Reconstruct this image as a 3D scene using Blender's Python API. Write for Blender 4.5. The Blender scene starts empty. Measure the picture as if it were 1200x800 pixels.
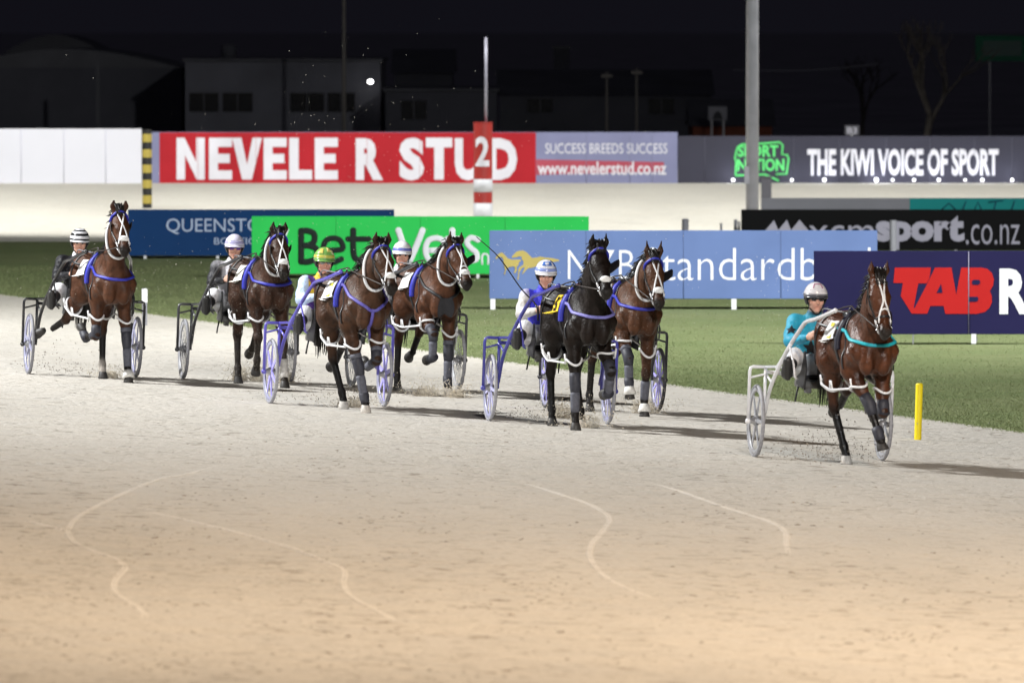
import bpy, bmesh, math, random
import numpy as np
from mathutils import Vector, Matrix

random.seed(7)
rng = np.random.default_rng(7)
R = math.radians
S = bpy.context.scene
COL = S.collection

# ------------------------------------------------------------------ camera, world, lights, exposure
CAM_Z = 4.3
F_PX = 10000.0                     # focal length in pixels of a 1200 px wide frame (300 mm lens)
PITCH = math.atan((400 - 24) / F_PX)
cam_d = bpy.data.cameras.new('camera')
cam_d.sensor_width = 36.0
cam_d.lens = 36.0 * F_PX / 1200.0
cam_d.clip_start = 1.0
cam_d.clip_end = 4000.0
cam_d.dof.use_dof = True
cam_d.dof.focus_distance = 89.0
cam_d.dof.aperture_fstop = 5.0
cam = bpy.data.objects.new('camera', cam_d)
COL.objects.link(cam)
cam.location = (0, 0, CAM_Z)
cam.rotation_euler = (math.pi / 2 - PITCH, 0, 0)
S.camera = cam

world = bpy.data.worlds.new('World')
S.world = world
world.use_nodes = True
bg = world.node_tree.nodes['Background']
bg.inputs['Color'].default_value = (0.0052, 0.0050, 0.0078, 1)
bg.inputs['Strength'].default_value = 1.0

S.view_settings.view_transform = 'Standard'
S.view_settings.look = 'None'
S.view_settings.gamma = 1.0
S.view_settings.exposure = 0.0
S.view_settings.use_curve_mapping = False
S.cycles.max_bounces = 5
S.cycles.diffuse_bounces = 2
S.cycles.glossy_bounces = 2
S.cycles.transparent_max_bounces = 6
S.cycles.sample_clamp_indirect = 4.0


def floodlight(name, loc, target, watts, size, blend, col, radius=1.2):
    d = bpy.data.lights.new(name, 'SPOT')
    d.energy = watts
    d.spot_size = R(size)
    d.spot_blend = blend
    d.color = col
    d.shadow_soft_size = radius
    o = bpy.data.objects.new(name, d)
    COL.objects.link(o)
    o.location = loc
    v = Vector(target) - Vector(loc)
    o.rotation_euler = v.to_track_quat('-Z', 'Y').to_euler()
    return o


# the track's floodlight masts: one high on the outside of the bend, a bank on the grandstand roof,
# a warmer lamp over the near straight, and the masts of the far bend
floodlight('floodlight', (-35, 97, 31), (0, 97, 0), 190000, 88, 1.0, (.985, 1.0, 1.0), 1.2)
floodlight('floodlight', (6, -28, 34), (0, 96, 0), 290000, 14.5, .7, (.95, .975, 1.0), 2.5)
floodlight('floodlight', (8, 47, 20), (0, 58, 0), 36000, 106, 1.0, (1.0, .80, .60), 1.0)
floodlight('floodlight', (30, 100, 30), (-1, 136, 0), 195000, 80, 1.0, (.98, 1.0, .97), 1.2)
floodlight('floodlight', (-22, 172, 28), (-4, 187, 0), 62000, 66, .3, (1.0, .99, .96), 1.0)
floodlight('floodlight', (22, 172, 28), (4, 187, 0), 53000, 66, .3, (1.0, .99, .96), 1.0)
# weak sun lamp added as a skyglow stand-in to lift the dark buildings
gl = bpy.data.lights.new('night_fill', 'SUN')
gl.energy = 0.022
gl.angle = R(60)
gl.color = (.8, .85, 1.0)
go_ = bpy.data.objects.new('night_fill', gl)
COL.objects.link(go_)
go_.rotation_euler = (R(50), 0, R(-20))


# ------------------------------------------------------------------ materials
MATS = {}


def mat(name, col, rough=.6, spec=.4, metal=0.0, noise=0.0, nscale=8.0, bump=0.0, bscale=60.0, coat=0.0, emit=None, estr=0.0, trans=0.0, alpha=1.0):
    if name in MATS:
        return MATS[name]
    m = bpy.data.materials.new(name)
    m.use_nodes = True
    nt = m.node_tree
    b = nt.nodes['Principled BSDF']
    b.inputs['Base Color'].default_value = (*col, 1)
    b.inputs['Roughness'].default_value = rough
    b.inputs['Specular IOR Level'].default_value = spec
    b.inputs['Metallic'].default_value = metal
    b.inputs['Coat Weight'].default_value = coat
    b.inputs['Alpha'].default_value = alpha
    if trans:
        b.inputs['Transmission Weight'].default_value = trans
    if emit:
        b.inputs['Emission Color'].default_value = (*emit, 1)
        b.inputs['Emission Strength'].default_value = estr
    tc = None
    if noise or bump:
        tc = nt.nodes.new('ShaderNodeTexCoord')
    if noise:
        n = nt.nodes.new('ShaderNodeTexNoise')
        n.inputs['Scale'].default_value = nscale
        n.inputs['Detail'].default_value = 5
        nt.links.new(tc.outputs['Object'], n.inputs['Vector'])
        mr = nt.nodes.new('ShaderNodeMapRange')
        mr.inputs[1].default_value = .3
        mr.inputs[2].default_value = .7
        mr.inputs[3].default_value = 1 - noise
        mr.inputs[4].default_value = 1 + noise
        nt.links.new(n.outputs['Fac'], mr.inputs[0])
        mx = nt.nodes.new('ShaderNodeMix')
        mx.data_type = 'RGBA'
        mx.blend_type = 'MULTIPLY'
        mx.inputs['Factor'].default_value = 1
        mx.inputs[6].default_value = (*col, 1)
        nt.links.new(mr.outputs[0], mx.inputs[7])
        nt.links.new(mx.outputs[2], b.inputs['Base Color'])
    if bump:
        n2 = nt.nodes.new('ShaderNodeTexNoise')
        n2.inputs['Scale'].default_value = bscale
        n2.inputs['Detail'].default_value = 4
        nt.links.new(tc.outputs['Object'], n2.inputs['Vector'])
        bp = nt.nodes.new('ShaderNodeBump')
        bp.inputs['Strength'].default_value = bump
        bp.inputs['Distance'].default_value = .02
        nt.links.new(n2.outputs['Fac'], bp.inputs['Height'])
        nt.links.new(bp.outputs[0], b.inputs['Normal'])
    MATS[name] = m
    return m


def vcol_mat(name, rough=.5, spec=.4, noise=.15, nscale=14, bump=.15, bscale=35, dust=0.0, sheen=0.0):
    """Material that takes its base colour from the mesh's own colour attribute (coat markings, silks)."""
    if name in MATS:
        return MATS[name]
    m = bpy.data.materials.new(name)
    m.use_nodes = True
    nt = m.node_tree
    b = nt.nodes['Principled BSDF']
    b.inputs['Specular IOR Level'].default_value = spec
    b.inputs['Sheen Weight'].default_value = sheen
    at = nt.nodes.new('ShaderNodeAttribute')
    at.attribute_name = 'colour'
    tc = nt.nodes.new('ShaderNodeTexCoord')
    n = nt.nodes.new('ShaderNodeTexNoise')
    n.inputs['Scale'].default_value = nscale
    n.inputs['Detail'].default_value = 6
    nt.links.new(tc.outputs['Object'], n.inputs['Vector'])
    mr = nt.nodes.new('ShaderNodeMapRange')
    mr.inputs[1].default_value = .3
    mr.inputs[2].default_value = .7
    mr.inputs[3].default_value = 1 - noise
    mr.inputs[4].default_value = 1 + noise
    nt.links.new(n.outputs['Fac'], mr.inputs[0])
    mx = nt.nodes.new('ShaderNodeMix')
    mx.data_type = 'RGBA'
    mx.blend_type = 'MULTIPLY'
    mx.inputs['Factor'].default_value = 1
    nt.links.new(at.outputs['Color'], mx.inputs[6])
    nt.links.new(mr.outputs[0], mx.inputs[7])
    last = mx.outputs[2]
    if dust:
        # kicked-up sand stuck to the coat in spots
        v = nt.nodes.new('ShaderNodeTexNoise')
        v.inputs['Scale'].default_value = 55
        v.inputs['Detail'].default_value = 3
        nt.links.new(tc.outputs['Object'], v.inputs['Vector'])
        r2 = nt.nodes.new('ShaderNodeMapRange')
        r2.inputs[1].default_value = .62
        r2.inputs[2].default_value = .72
        r2.inputs[3].default_value = 0
        r2.inputs[4].default_value = dust
        nt.links.new(v.outputs['Fac'], r2.inputs[0])
        m2 = nt.nodes.new('ShaderNodeMix')
        m2.data_type = 'RGBA'
        nt.links.new(r2.outputs[0], m2.inputs['Factor'])
        nt.links.new(last, m2.inputs[6])
        m2.inputs[7].default_value = (.40, .36, .30, 1)
        last = m2.outputs[2]
    nt.links.new(last, b.inputs['Base Color'])
    rr = nt.nodes.new('ShaderNodeMapRange')
    rr.inputs[1].default_value = .35
    rr.inputs[2].default_value = .65
    rr.inputs[3].default_value = max(.05, rough - .1)
    rr.inputs[4].default_value = rough + .12
    nt.links.new(n.outputs['Fac'], rr.inputs[0])
    nt.links.new(rr.outputs[0], b.inputs['Roughness'])
    n2 = nt.nodes.new('ShaderNodeTexNoise')
    n2.inputs['Scale'].default_value = bscale
    n2.inputs['Detail'].default_value = 5
    nt.links.new(tc.outputs['Object'], n2.inputs['Vector'])
    bp = nt.nodes.new('ShaderNodeBump')
    bp.inputs['Strength'].default_value = bump
    bp.inputs['Distance'].default_value = .03
    nt.links.new(n2.outputs['Fac'], bp.inputs['Height'])
    nt.links.new(bp.outputs[0], b.inputs['Normal'])
    MATS[name] = m
    return m


# ------------------------------------------------------------------ object helpers
def link(o, parent=None):
    COL.objects.link(o)
    if parent is not None:
        o.parent = parent
    return o


def empty(name, loc=(0, 0, 0), rot=(0, 0, 0)):
    o = bpy.data.objects.new(name, None)
    o.empty_display_size = .2
    o.location = loc
    o.rotation_euler = rot
    return link(o)


def tag(o, label, cat, group=None, kind=None):
    o['label'] = label
    o['category'] = cat
    if group:
        o['group'] = group
    if kind:
        o['kind'] = kind
    return o


def mesh_obj(name, verts, faces, m, parent=None, smooth=False, loc=None):
    me = bpy.data.meshes.new(name)
    me.from_pydata([tuple(map(float, v)) for v in verts], [], [tuple(map(int, f)) for f in faces])
    if m is not None:
        for q in (m if isinstance(m, (list, tuple)) else [m]):
            me.materials.append(q)
    if smooth:
        me.polygons.foreach_set('use_smooth', [True] * len(me.polygons))
    me.update()
    o = bpy.data.objects.new(name, me)
    if loc is not None:
        o.location = loc
    return link(o, parent)


class MB:
    """collects shapes into ONE mesh"""
    def __init__(s):
        s.v = []
        s.f = []

    def add(s, vs, fs):
        n = len(s.v)
        s.v.extend([tuple(map(float, q)) for q in vs])
        s.f.extend([tuple(i + n for i in f) for f in fs])
        return s

    def box(s, c, size, rot=None, bev=0.0):
        hx, hy, hz = size[0] / 2, size[1] / 2, size[2] / 2
        if bev > 0:
            b = min(bev, hx * .9, hy * .9, hz * .9)
            bm = bmesh.new()
            bmesh.ops.create_cube(bm, size=1)
            for v in bm.verts:
                v.co = Vector((v.co.x * hx * 2, v.co.y * hy * 2, v.co.z * hz * 2))
            bmesh.ops.bevel(bm, geom=bm.edges[:], offset=b, segments=2, affect='EDGES', profile=.5)
            bm.verts.index_update()
            vs = [v.co.copy() for v in bm.verts]
            fs = [[v.index for v in f.verts] for f in bm.faces]
            bm.free()
        else:
            vs = [Vector((x * hx, y * hy, z * hz)) for x in (-1, 1) for y in (-1, 1) for z in (-1, 1)]
            fs = [(0, 1, 3, 2), (4, 6, 7, 5), (0, 4, 5, 1), (2, 3, 7, 6), (0, 2, 6, 4), (1, 5, 7, 3)]
        if rot is not None:
            vs = [rot @ v for v in vs]
        c = Vector(c)
        return s.add([v + c for v in vs], fs)

    def tube(s, pts, rad, seg=8, cap=True, flat=None):
        """pts polyline, rad number or list; flat=(axis, factor) squashes the section along an axis"""
        P = [Vector(p) for p in pts]
        if not isinstance(rad, (list, tuple)):
            rad = [rad] * len(P)
        T = []
        for i in range(len(P)):
            a = P[max(0, i - 1)]
            b = P[min(len(P) - 1, i + 1)]
            t = (b - a)
            T.append(t.normalized() if t.length > 1e-9 else Vector((0, 0, 1)))
        up = Vector((0, 0, 1)) if abs(T[0].z) < .9 else Vector((1, 0, 0))
        n = T[0].cross(up).normalized()
        vs, fs = [], []
        for i, p in enumerate(P):
            n = (n - T[i] * n.dot(T[i]))
            n = n.normalized() if n.length > 1e-6 else T[i].orthogonal().normalized()
            b = T[i].cross(n)
            for j in range(seg):
                a = 2 * math.pi * j / seg
                o = (n * math.cos(a) + b * math.sin(a)) * rad[i]
                if flat is not None:
                    ax = Vector(flat[0])
                    o = o - ax * o.dot(ax) * (1 - flat[1])
                vs.append(p + o)
        for i in range(len(P) - 1):
            for j in range(seg):
                k = (j + 1) % seg
                fs.append((i * seg + j, i * seg + k, (i + 1) * seg + k, (i + 1) * seg + j))
        if cap:
            fs.append(tuple(reversed(range(seg))))
            m = (len(P) - 1) * seg
            fs.append(tuple(m + j for j in range(seg)))
        return s.add(vs, fs)

    def lathe(s, prof, seg=24, axis='z', c=(0, 0, 0), closed=False):
        """prof list of (r, h)"""
        vs, fs = [], []
        n = len(prof)
        for i in range(seg):
            a = 2 * math.pi * i / seg
            for r, h in prof:
                x, y = r * math.cos(a), r * math.sin(a)
                q = (x, y, h) if axis == 'z' else ((x, h, y) if axis == 'y' else (h, x, y))
                vs.append((q[0] + c[0], q[1] + c[1], q[2] + c[2]))
        for i in range(seg):
            k = (i + 1) % seg
            for j in range(n if closed else n - 1):
                j2 = (j + 1) % n
                f = (i * n + j, k * n + j, k * n + j2, i * n + j2)
                fs.append(f if axis != 'y' else tuple(reversed(f)))
        return s.add(vs, fs)

    def ball(s, c, r, seg=12, rings=8, rot=None):
        if not isinstance(r, (list, tuple)):
            r = (r, r, r)
        vs, fs = [], []
        for i in range(rings + 1):
            t = math.pi * i / rings
            for j in range(seg):
                a = 2 * math.pi * j / seg
                v = Vector((r[0] * math.sin(t) * math.cos(a), r[1] * math.sin(t) * math.sin(a), r[2] * math.cos(t)))
                if rot is not None:
                    v = rot @ v
                vs.append(v + Vector(c))
        for i in range(rings):
            for j in range(seg):
                k = (j + 1) % seg
                fs.append((i * seg + j, (i + 1) * seg + j, (i + 1) * seg + k, i * seg + k))
        return s.add(vs, fs)

    def prism(s, poly, y0, y1):
        """polygon in x,z extruded between y0 (front) and y1"""
        n = len(poly)
        vs = [(x, y0, z) for x, z in poly] + [(x, y1, z) for x, z in poly]
        fs = [tuple(range(n)), tuple(reversed(range(n, 2 * n)))]
        for i in range(n):
            k = (i + 1) % n
            fs.append((i, i + n, k + n, k))
        return s.add(vs, fs)

    def build(s, name, m, parent=None, smooth=False, loc=None):
        o = mesh_obj(name, s.v, s.f, m, parent, smooth, loc)
        bm = bmesh.new()
        bm.from_mesh(o.data)
        bmesh.ops.recalc_face_normals(bm, faces=bm.faces)
        bm.to_mesh(o.data)
        bm.free()
        return o


def smooth_by_angle(o, ang=40):
    me = o.data
    me.polygons.foreach_set('use_smooth', [True] * len(me.polygons))
    try:
        me.set_sharp_from_angle(angle=R(ang))
    except Exception:
        pass
    return o


# ------------------------------------------------------------------ ground shape
EDGE = [(-40, 43.0), (54, 15.8), (70, 11.0), (80, 8.1), (89, 5.4), (98, 2.72), (107.5, 0.0), (120, -3.75), (134, -8.0), (150, -13.2), (166, -18.8), (240, -48)]


def edge_x(d):
    return float(np.interp(d, [e[0] for e in EDGE], [e[1] for e in EDGE]))


BANK = 0.04


def ground_z(x, d):
    if d > 166:
        t = min(1.0, (d - 166) / 34.0)
        return .48 * t * t * (3 - 2 * t) * .5 + .24 * t
    n = (x - edge_x(d)) * .958
    if n >= 0:
        return 0.0
    m = min(-n, 22.0)
    return BANK * m


CP, SP = math.cos(PITCH), math.sin(PITCH)


def ray(px, py):
    """direction through a pixel of the 1200x800 photograph, scaled to unit depth along +Y"""
    x = (px - 600) / F_PX
    v = (400 - py) / F_PX
    dy = CP + v * SP
    dz = -SP + v * CP
    return x / dy, 1.0, dz / dy


def at_depth(px, py, d):
    r = ray(px, py)
    return Vector((r[0] * d, d, CAM_Z + r[2] * d))


def ground_at(px, py):
    r = ray(px, py)
    lo, hi = 20.0, 600.0
    g = lambda d: CAM_Z + r[2] * d - ground_z(r[0] * d, d)
    for _ in range(60):
        m = (lo + hi) / 2
        if g(m) > 0:
            lo = m
        else:
            hi = m
    d = (lo + hi) / 2
    return Vector((r[0] * d, d, ground_z(r[0] * d, d)))


# ------------------------------------------------------------------ smooth body surfaces (signed distance field + surface nets)
class Body:
    def __init__(s, lo, hi, h):
        s.lo = np.array(lo, np.float32)
        s.h = h
        s.n = np.maximum(4, np.ceil((np.array(hi) - np.array(lo)) / h).astype(int) + 1)
        s.phi = np.full(tuple(s.n), 1.0, np.float32)
        s.prims = []

    def _region(s, lo, hi):
        a = np.clip(np.floor((np.array(lo) - s.lo) / s.h).astype(int), 0, s.n - 1)
        b = np.clip(np.ceil((np.array(hi) - s.lo) / s.h).astype(int) + 1, 1, s.n)
        ax = [(s.lo[i] + s.h * np.arange(a[i], b[i])).astype(np.float32) for i in range(3)]
        sl = tuple(slice(a[i], b[i]) for i in range(3))
        return sl, ax

    def _apply(s, fn, lo, hi, k, col, sub=False):
        pad = max(k, 3 * s.h) + .02
        sl, ax = s._region(np.array(lo) - pad, np.array(hi) + pad)
        if min(len(q) for q in ax) == 0:
            return
        d = fn(ax[0][:, None, None], ax[1][None, :, None], ax[2][None, None, :])
        p = s.phi[sl]
        if sub:
            d = -d
            hh = np.clip(.5 - .5 * (d - p) / k, 0, 1)
            s.phi[sl] = d * (1 - hh) + p * hh + k * hh * (1 - hh)
        else:
            hh = np.clip(.5 + .5 * (p - d) / k, 0, 1)
            s.phi[sl] = p * (1 - hh) + d * hh - k * hh * (1 - hh)
            s.prims.append((fn, col))

    def cone(s, a, b, ra, rb, k=.03, col=None, sq=None, sub=False):
        a = np.array(a, float)
        b = np.array(b, float)
        ab = b - a
        L2 = max(float(ab @ ab), 1e-9)
        ax, fq = (None, 1.0) if sq is None else (np.array(sq[0], float) / np.linalg.norm(sq[0]), sq[1])

        def fn(X, Y, Z):
            px, py, pz = X - a[0], Y - a[1], Z - a[2]
            t = np.clip((px * ab[0] + py * ab[1] + pz * ab[2]) / L2, 0, 1)
            qx, qy, qz = px - t * ab[0], py - t * ab[1], pz - t * ab[2]
            if ax is not None:
                c = (qx * ax[0] + qy * ax[1] + qz * ax[2]) * (1 / fq - 1)
                qx, qy, qz = qx + c * ax[0], qy + c * ax[1], qz + c * ax[2]
            return (np.sqrt(qx * qx + qy * qy + qz * qz) - (ra + t * (rb - ra))) * (min(1.0, fq))
        r = max(ra, rb) * max(1.0, fq)
        s._apply(fn, np.minimum(a, b) - r, np.maximum(a, b) + r, k, col, sub)

    def ell(s, c, r, rot=None, k=.03, col=None, sub=False):
        c = np.array(c, float)
        r = np.array(r, float)
        M = None if rot is None else np.array(rot, float)   # columns = local axes

        def fn(X, Y, Z):
            px, py, pz = X - c[0], Y - c[1], Z - c[2]
            if M is not None:
                px, py, pz = (px * M[0, 0] + py * M[1, 0] + pz * M[2, 0], px * M[0, 1] + py * M[1, 1] + pz * M[2, 1], px * M[0, 2] + py * M[1, 2] + pz * M[2, 2])
            ux, uy, uz = px / r[0], py / r[1], pz / r[2]
            k0 = np.sqrt(ux * ux + uy * uy + uz * uz) + 1e-6
            k1 = np.sqrt((ux / r[0]) ** 2 + (uy / r[1]) ** 2 + (uz / r[2]) ** 2) + 1e-6
            return k0 * (k0 - 1) / k1
        R_ = float(max(r)) if M is not None else r
        s._apply(fn, c - R_, c + R_, k, col, sub)

    # --- sampling
    def sample(s, P):
        q = (np.asarray(P, float) - s.lo) / s.h
        q = np.clip(q, 0, s.n - 1.001)
        i = np.floor(q).astype(int)
        f = q - i
        out = 0
        for a in (0, 1):
            for b in (0, 1):
                for c in (0, 1):
                    w = (f[:, 0] if a else 1 - f[:, 0]) * (f[:, 1] if b else 1 - f[:, 1]) * (f[:, 2] if c else 1 - f[:, 2])
                    out = out + w * s.phi[i[:, 0] + a, i[:, 1] + b, i[:, 2] + c]
        return out

    def grad(s, P):
        e = s.h * 1.2
        P = np.asarray(P, float)
        g = np.stack([s.sample(P + np.eye(3)[i] * e) - s.sample(P - np.eye(3)[i] * e) for i in range(3)], 1)
        return g / (np.linalg.norm(g, axis=1, keepdims=True) + 1e-9)

    def project(s, P, off=.006, it=14):
        P = np.array(P, float)
        for _ in range(it):
            d = np.clip(s.sample(P) - off, -.06, .06)
            P = P - s.grad(P) * d[:, None] * .85
        return P, s.grad(P)

    # --- meshing
    def mesh(s):
        phi = s.phi
        sg = phi < 0
        c = np.zeros(tuple(np.array(phi.shape) - 1), np.int8)
        off = [(a, b, d) for a in (0, 1) for b in (0, 1) for d in (0, 1)]
        sh = c.shape
        for o in off:
            c += sg[o[0]:o[0] + sh[0], o[1]:o[1] + sh[1], o[2]:o[2] + sh[2]]
        act = (c > 0) & (c < 8)
        I = np.argwhere(act)
        idx = np.full(sh, -1, np.int64)
        idx[act] = np.arange(len(I))
        acc = np.zeros((len(I), 3))
        cnt = np.zeros(len(I))
        for o in off:
            for axn in range(3):
                if o[axn]:
                    continue
                o2 = list(o)
                o2[axn] = 1
                va = phi[I[:, 0] + o[0], I[:, 1] + o[1], I[:, 2] + o[2]]
                vb = phi[I[:, 0] + o2[0], I[:, 1] + o2[1], I[:, 2] + o2[2]]
                m = (va < 0) != (vb < 0)
                t = np.where(m, va / np.where(np.abs(va - vb) < 1e-9, 1, va - vb), 0)
                p = np.array(o, float)[None, :].repeat(len(I), 0)
                p[:, axn] += t
                acc[m] += p[m]
                cnt[m] += 1
        V = (I + acc / cnt[:, None]) * s.h + s.lo
        F = []
        for axn in range(3):
            o1, o2 = [(1, 2), (2, 0), (0, 1)][axn]
            d = [0, 0, 0]
            d[axn] = 1
            A = sg[tuple(slice(0, sg.shape[i] - (1 if i == axn else 0)) for i in range(3))]
            B = sg[tuple(slice(1 if i == axn else 0, None) for i in range(3))]
            E = np.argwhere(A != B)
            ok = (E[:, o1] > 0) & (E[:, o2] > 0) & (E[:, o1] < sh[o1]) & (E[:, o2] < sh[o2])
            E = E[ok]
            e1 = np.zeros(3, int)
            e1[o1] = 1
            e2 = np.zeros(3, int)
            e2[o2] = 1
            g = lambda q: idx[q[:, 0], q[:, 1], q[:, 2]]
            quad = np.stack([g(E - e1 - e2), g(E - e2), g(E), g(E - e1)], 1)
            inside = sg[E[:, 0], E[:, 1], E[:, 2]]
            quad[~inside] = quad[~inside][:, ::-1]
            F.append(quad)
        F = np.concatenate(F)
        F = F[(F >= 0).all(1)]
        # gentle relax to remove grid stepping
        for _ in range(2):
            acc = np.zeros_like(V)
            cn = np.zeros(len(V))
            for a, b in ((0, 1), (1, 2), (2, 3), (3, 0)):
                np.add.at(acc, F[:, a], V[F[:, b]])
                np.add.at(cn, F[:, a], 1)
            V = V * .55 + .45 * acc / np.maximum(cn, 1)[:, None]
        return V, F

    def colours(s, V, base):
        num = np.zeros((len(V), 3))
        den = np.zeros(len(V))
        X, Y, Z = V[:, 0], V[:, 1], V[:, 2]
        for fn, col in s.prims:
            d = np.maximum(fn(X, Y, Z), -.012)
            w = np.exp(-np.minimum(d / .012, 40))
            num += w[:, None] * np.array(base if col is None else col)[None, :]
            den += w
        return num / den[:, None]

    def build(s, name, m, parent, base, fcol=None):
        V, F = s.mesh()
        me = bpy.data.meshes.new(name)
        me.vertices.add(len(V))
        me.vertices.foreach_set('co', V.astype(np.float32).ravel())
        me.loops.add(len(F) * 4)
        me.loops.foreach_set('vertex_index', F.astype(np.int32).ravel())
        me.polygons.add(len(F))
        me.polygons.foreach_set('loop_start', np.arange(0, len(F) * 4, 4, dtype=np.int32))
        me.polygons.foreach_set('loop_total', np.full(len(F), 4, np.int32))
        me.polygons.foreach_set('use_smooth', np.ones(len(F), bool))
        me.update(calc_edges=True)
        C = s.colours(V, base)
        if fcol is not None:
            C = fcol(V, C)
        at = me.color_attributes.new('colour', 'FLOAT_COLOR', 'POINT')
        at.data.foreach_set('color', np.concatenate([C, np.ones((len(C), 1))], 1).astype(np.float32).ravel())
        me.materials.append(m)
        me.validate()
        o = bpy.data.objects.new(name, me)
        return link(o, parent)


def spline(pts, n):
    """Catmull-Rom through pts, n samples"""
    P = np.array(pts, float)
    P = np.concatenate([[2 * P[0] - P[1]], P, [2 * P[-1] - P[-2]]])
    m = len(P) - 3
    out = []
    for t in np.linspace(0, m - 1e-6, n):
        i = int(t)
        f = t - i
        a, b, c, d = P[i:i + 4]
        out.append(.5 * (2 * b + (c - a) * f + (2 * a - 5 * b + 4 * c - d) * f * f + (3 * b - a - 3 * c + d) * f ** 3))
    return np.array(out)


def strap(mb, body, pts, width, off=.006, thick=.008, n=24, closed=False, proj=True):
    """flat band laid on a body's surface along pts"""
    if closed:
        pts = list(pts) + [pts[0]]
    P = spline(pts, n)
    if proj:
        P, N = body.project(P, off)
        if len(P) > 4:
            for _ in range(2):
                P[1:-1] = .5 * P[1:-1] + .25 * (P[:-2] + P[2:])
    else:
        N = body.grad(P)
    T = np.gradient(P, axis=0)
    T /= np.linalg.norm(T, axis=1, keepdims=True) + 1e-9
    W = np.cross(N, T)
    W /= np.linalg.norm(W, axis=1, keepdims=True) + 1e-9
    vs, fs = [], []
    for i in range(n):
        a, w, nn = P[i], W[i] * width / 2, N[i] * thick
        vs += [a - w - nn * .8, a + w - nn * .8, a + w + nn * .5, a + w * .6 + nn, a - w * .6 + nn, a - w + nn * .5]
    q = 6
    for i in range(n - 1):
        for j in range(q):
            k = (j + 1) % q
            fs.append((i * q + j, i * q + k, (i + 1) * q + k, (i + 1) * q + j))
    if not closed:
        fs.append(tuple(reversed(range(q))))
        fs.append(tuple((n - 1) * q + j for j in range(q)))
    mb.add(vs, fs)


def rot_axes(e1, e2, e3):
    return np.stack([np.array(e1, float), np.array(e2, float), np.array(e3, float)], 1)

# ------------------------------------------------------------------ ground materials
def nodes_of(name):
    m = bpy.data.materials.new(name)
    m.use_nodes = True
    return m, m.node_tree, m.node_tree.nodes['Principled BSDF']


def noise_node(nt, vec, scale, detail=4, rough=.55, dist=0.0):
    n = nt.nodes.new('ShaderNodeTexNoise')
    n.inputs['Scale'].default_value = scale
    n.inputs['Detail'].default_value = detail
    n.inputs['Roughness'].default_value = rough
    n.inputs['Distortion'].default_value = dist
    nt.links.new(vec, n.inputs['Vector'])
    return n.outputs['Fac']


def ramp(nt, fac, lo, hi, a=0.0, b=1.0):
    r = nt.nodes.new('ShaderNodeMapRange')
    r.inputs[1].default_value = lo
    r.inputs[2].default_value = hi
    r.inputs[3].default_value = a
    r.inputs[4].default_value = b
    nt.links.new(fac, r.inputs[0])
    return r.outputs[0]


def mixc(nt, fac, a, b, mode='MIX'):
    m = nt.nodes.new('ShaderNodeMix')
    m.data_type = 'RGBA'
    m.blend_type = mode
    for s, v in ((6, a), (7, b)):
        if isinstance(v, tuple):
            m.inputs[s].default_value = (*v, 1)
        else:
            nt.links.new(v, m.inputs[s])
    if isinstance(fac, float):
        m.inputs['Factor'].default_value = fac
    else:
        nt.links.new(fac, m.inputs['Factor'])
    return m.outputs[2]


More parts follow.
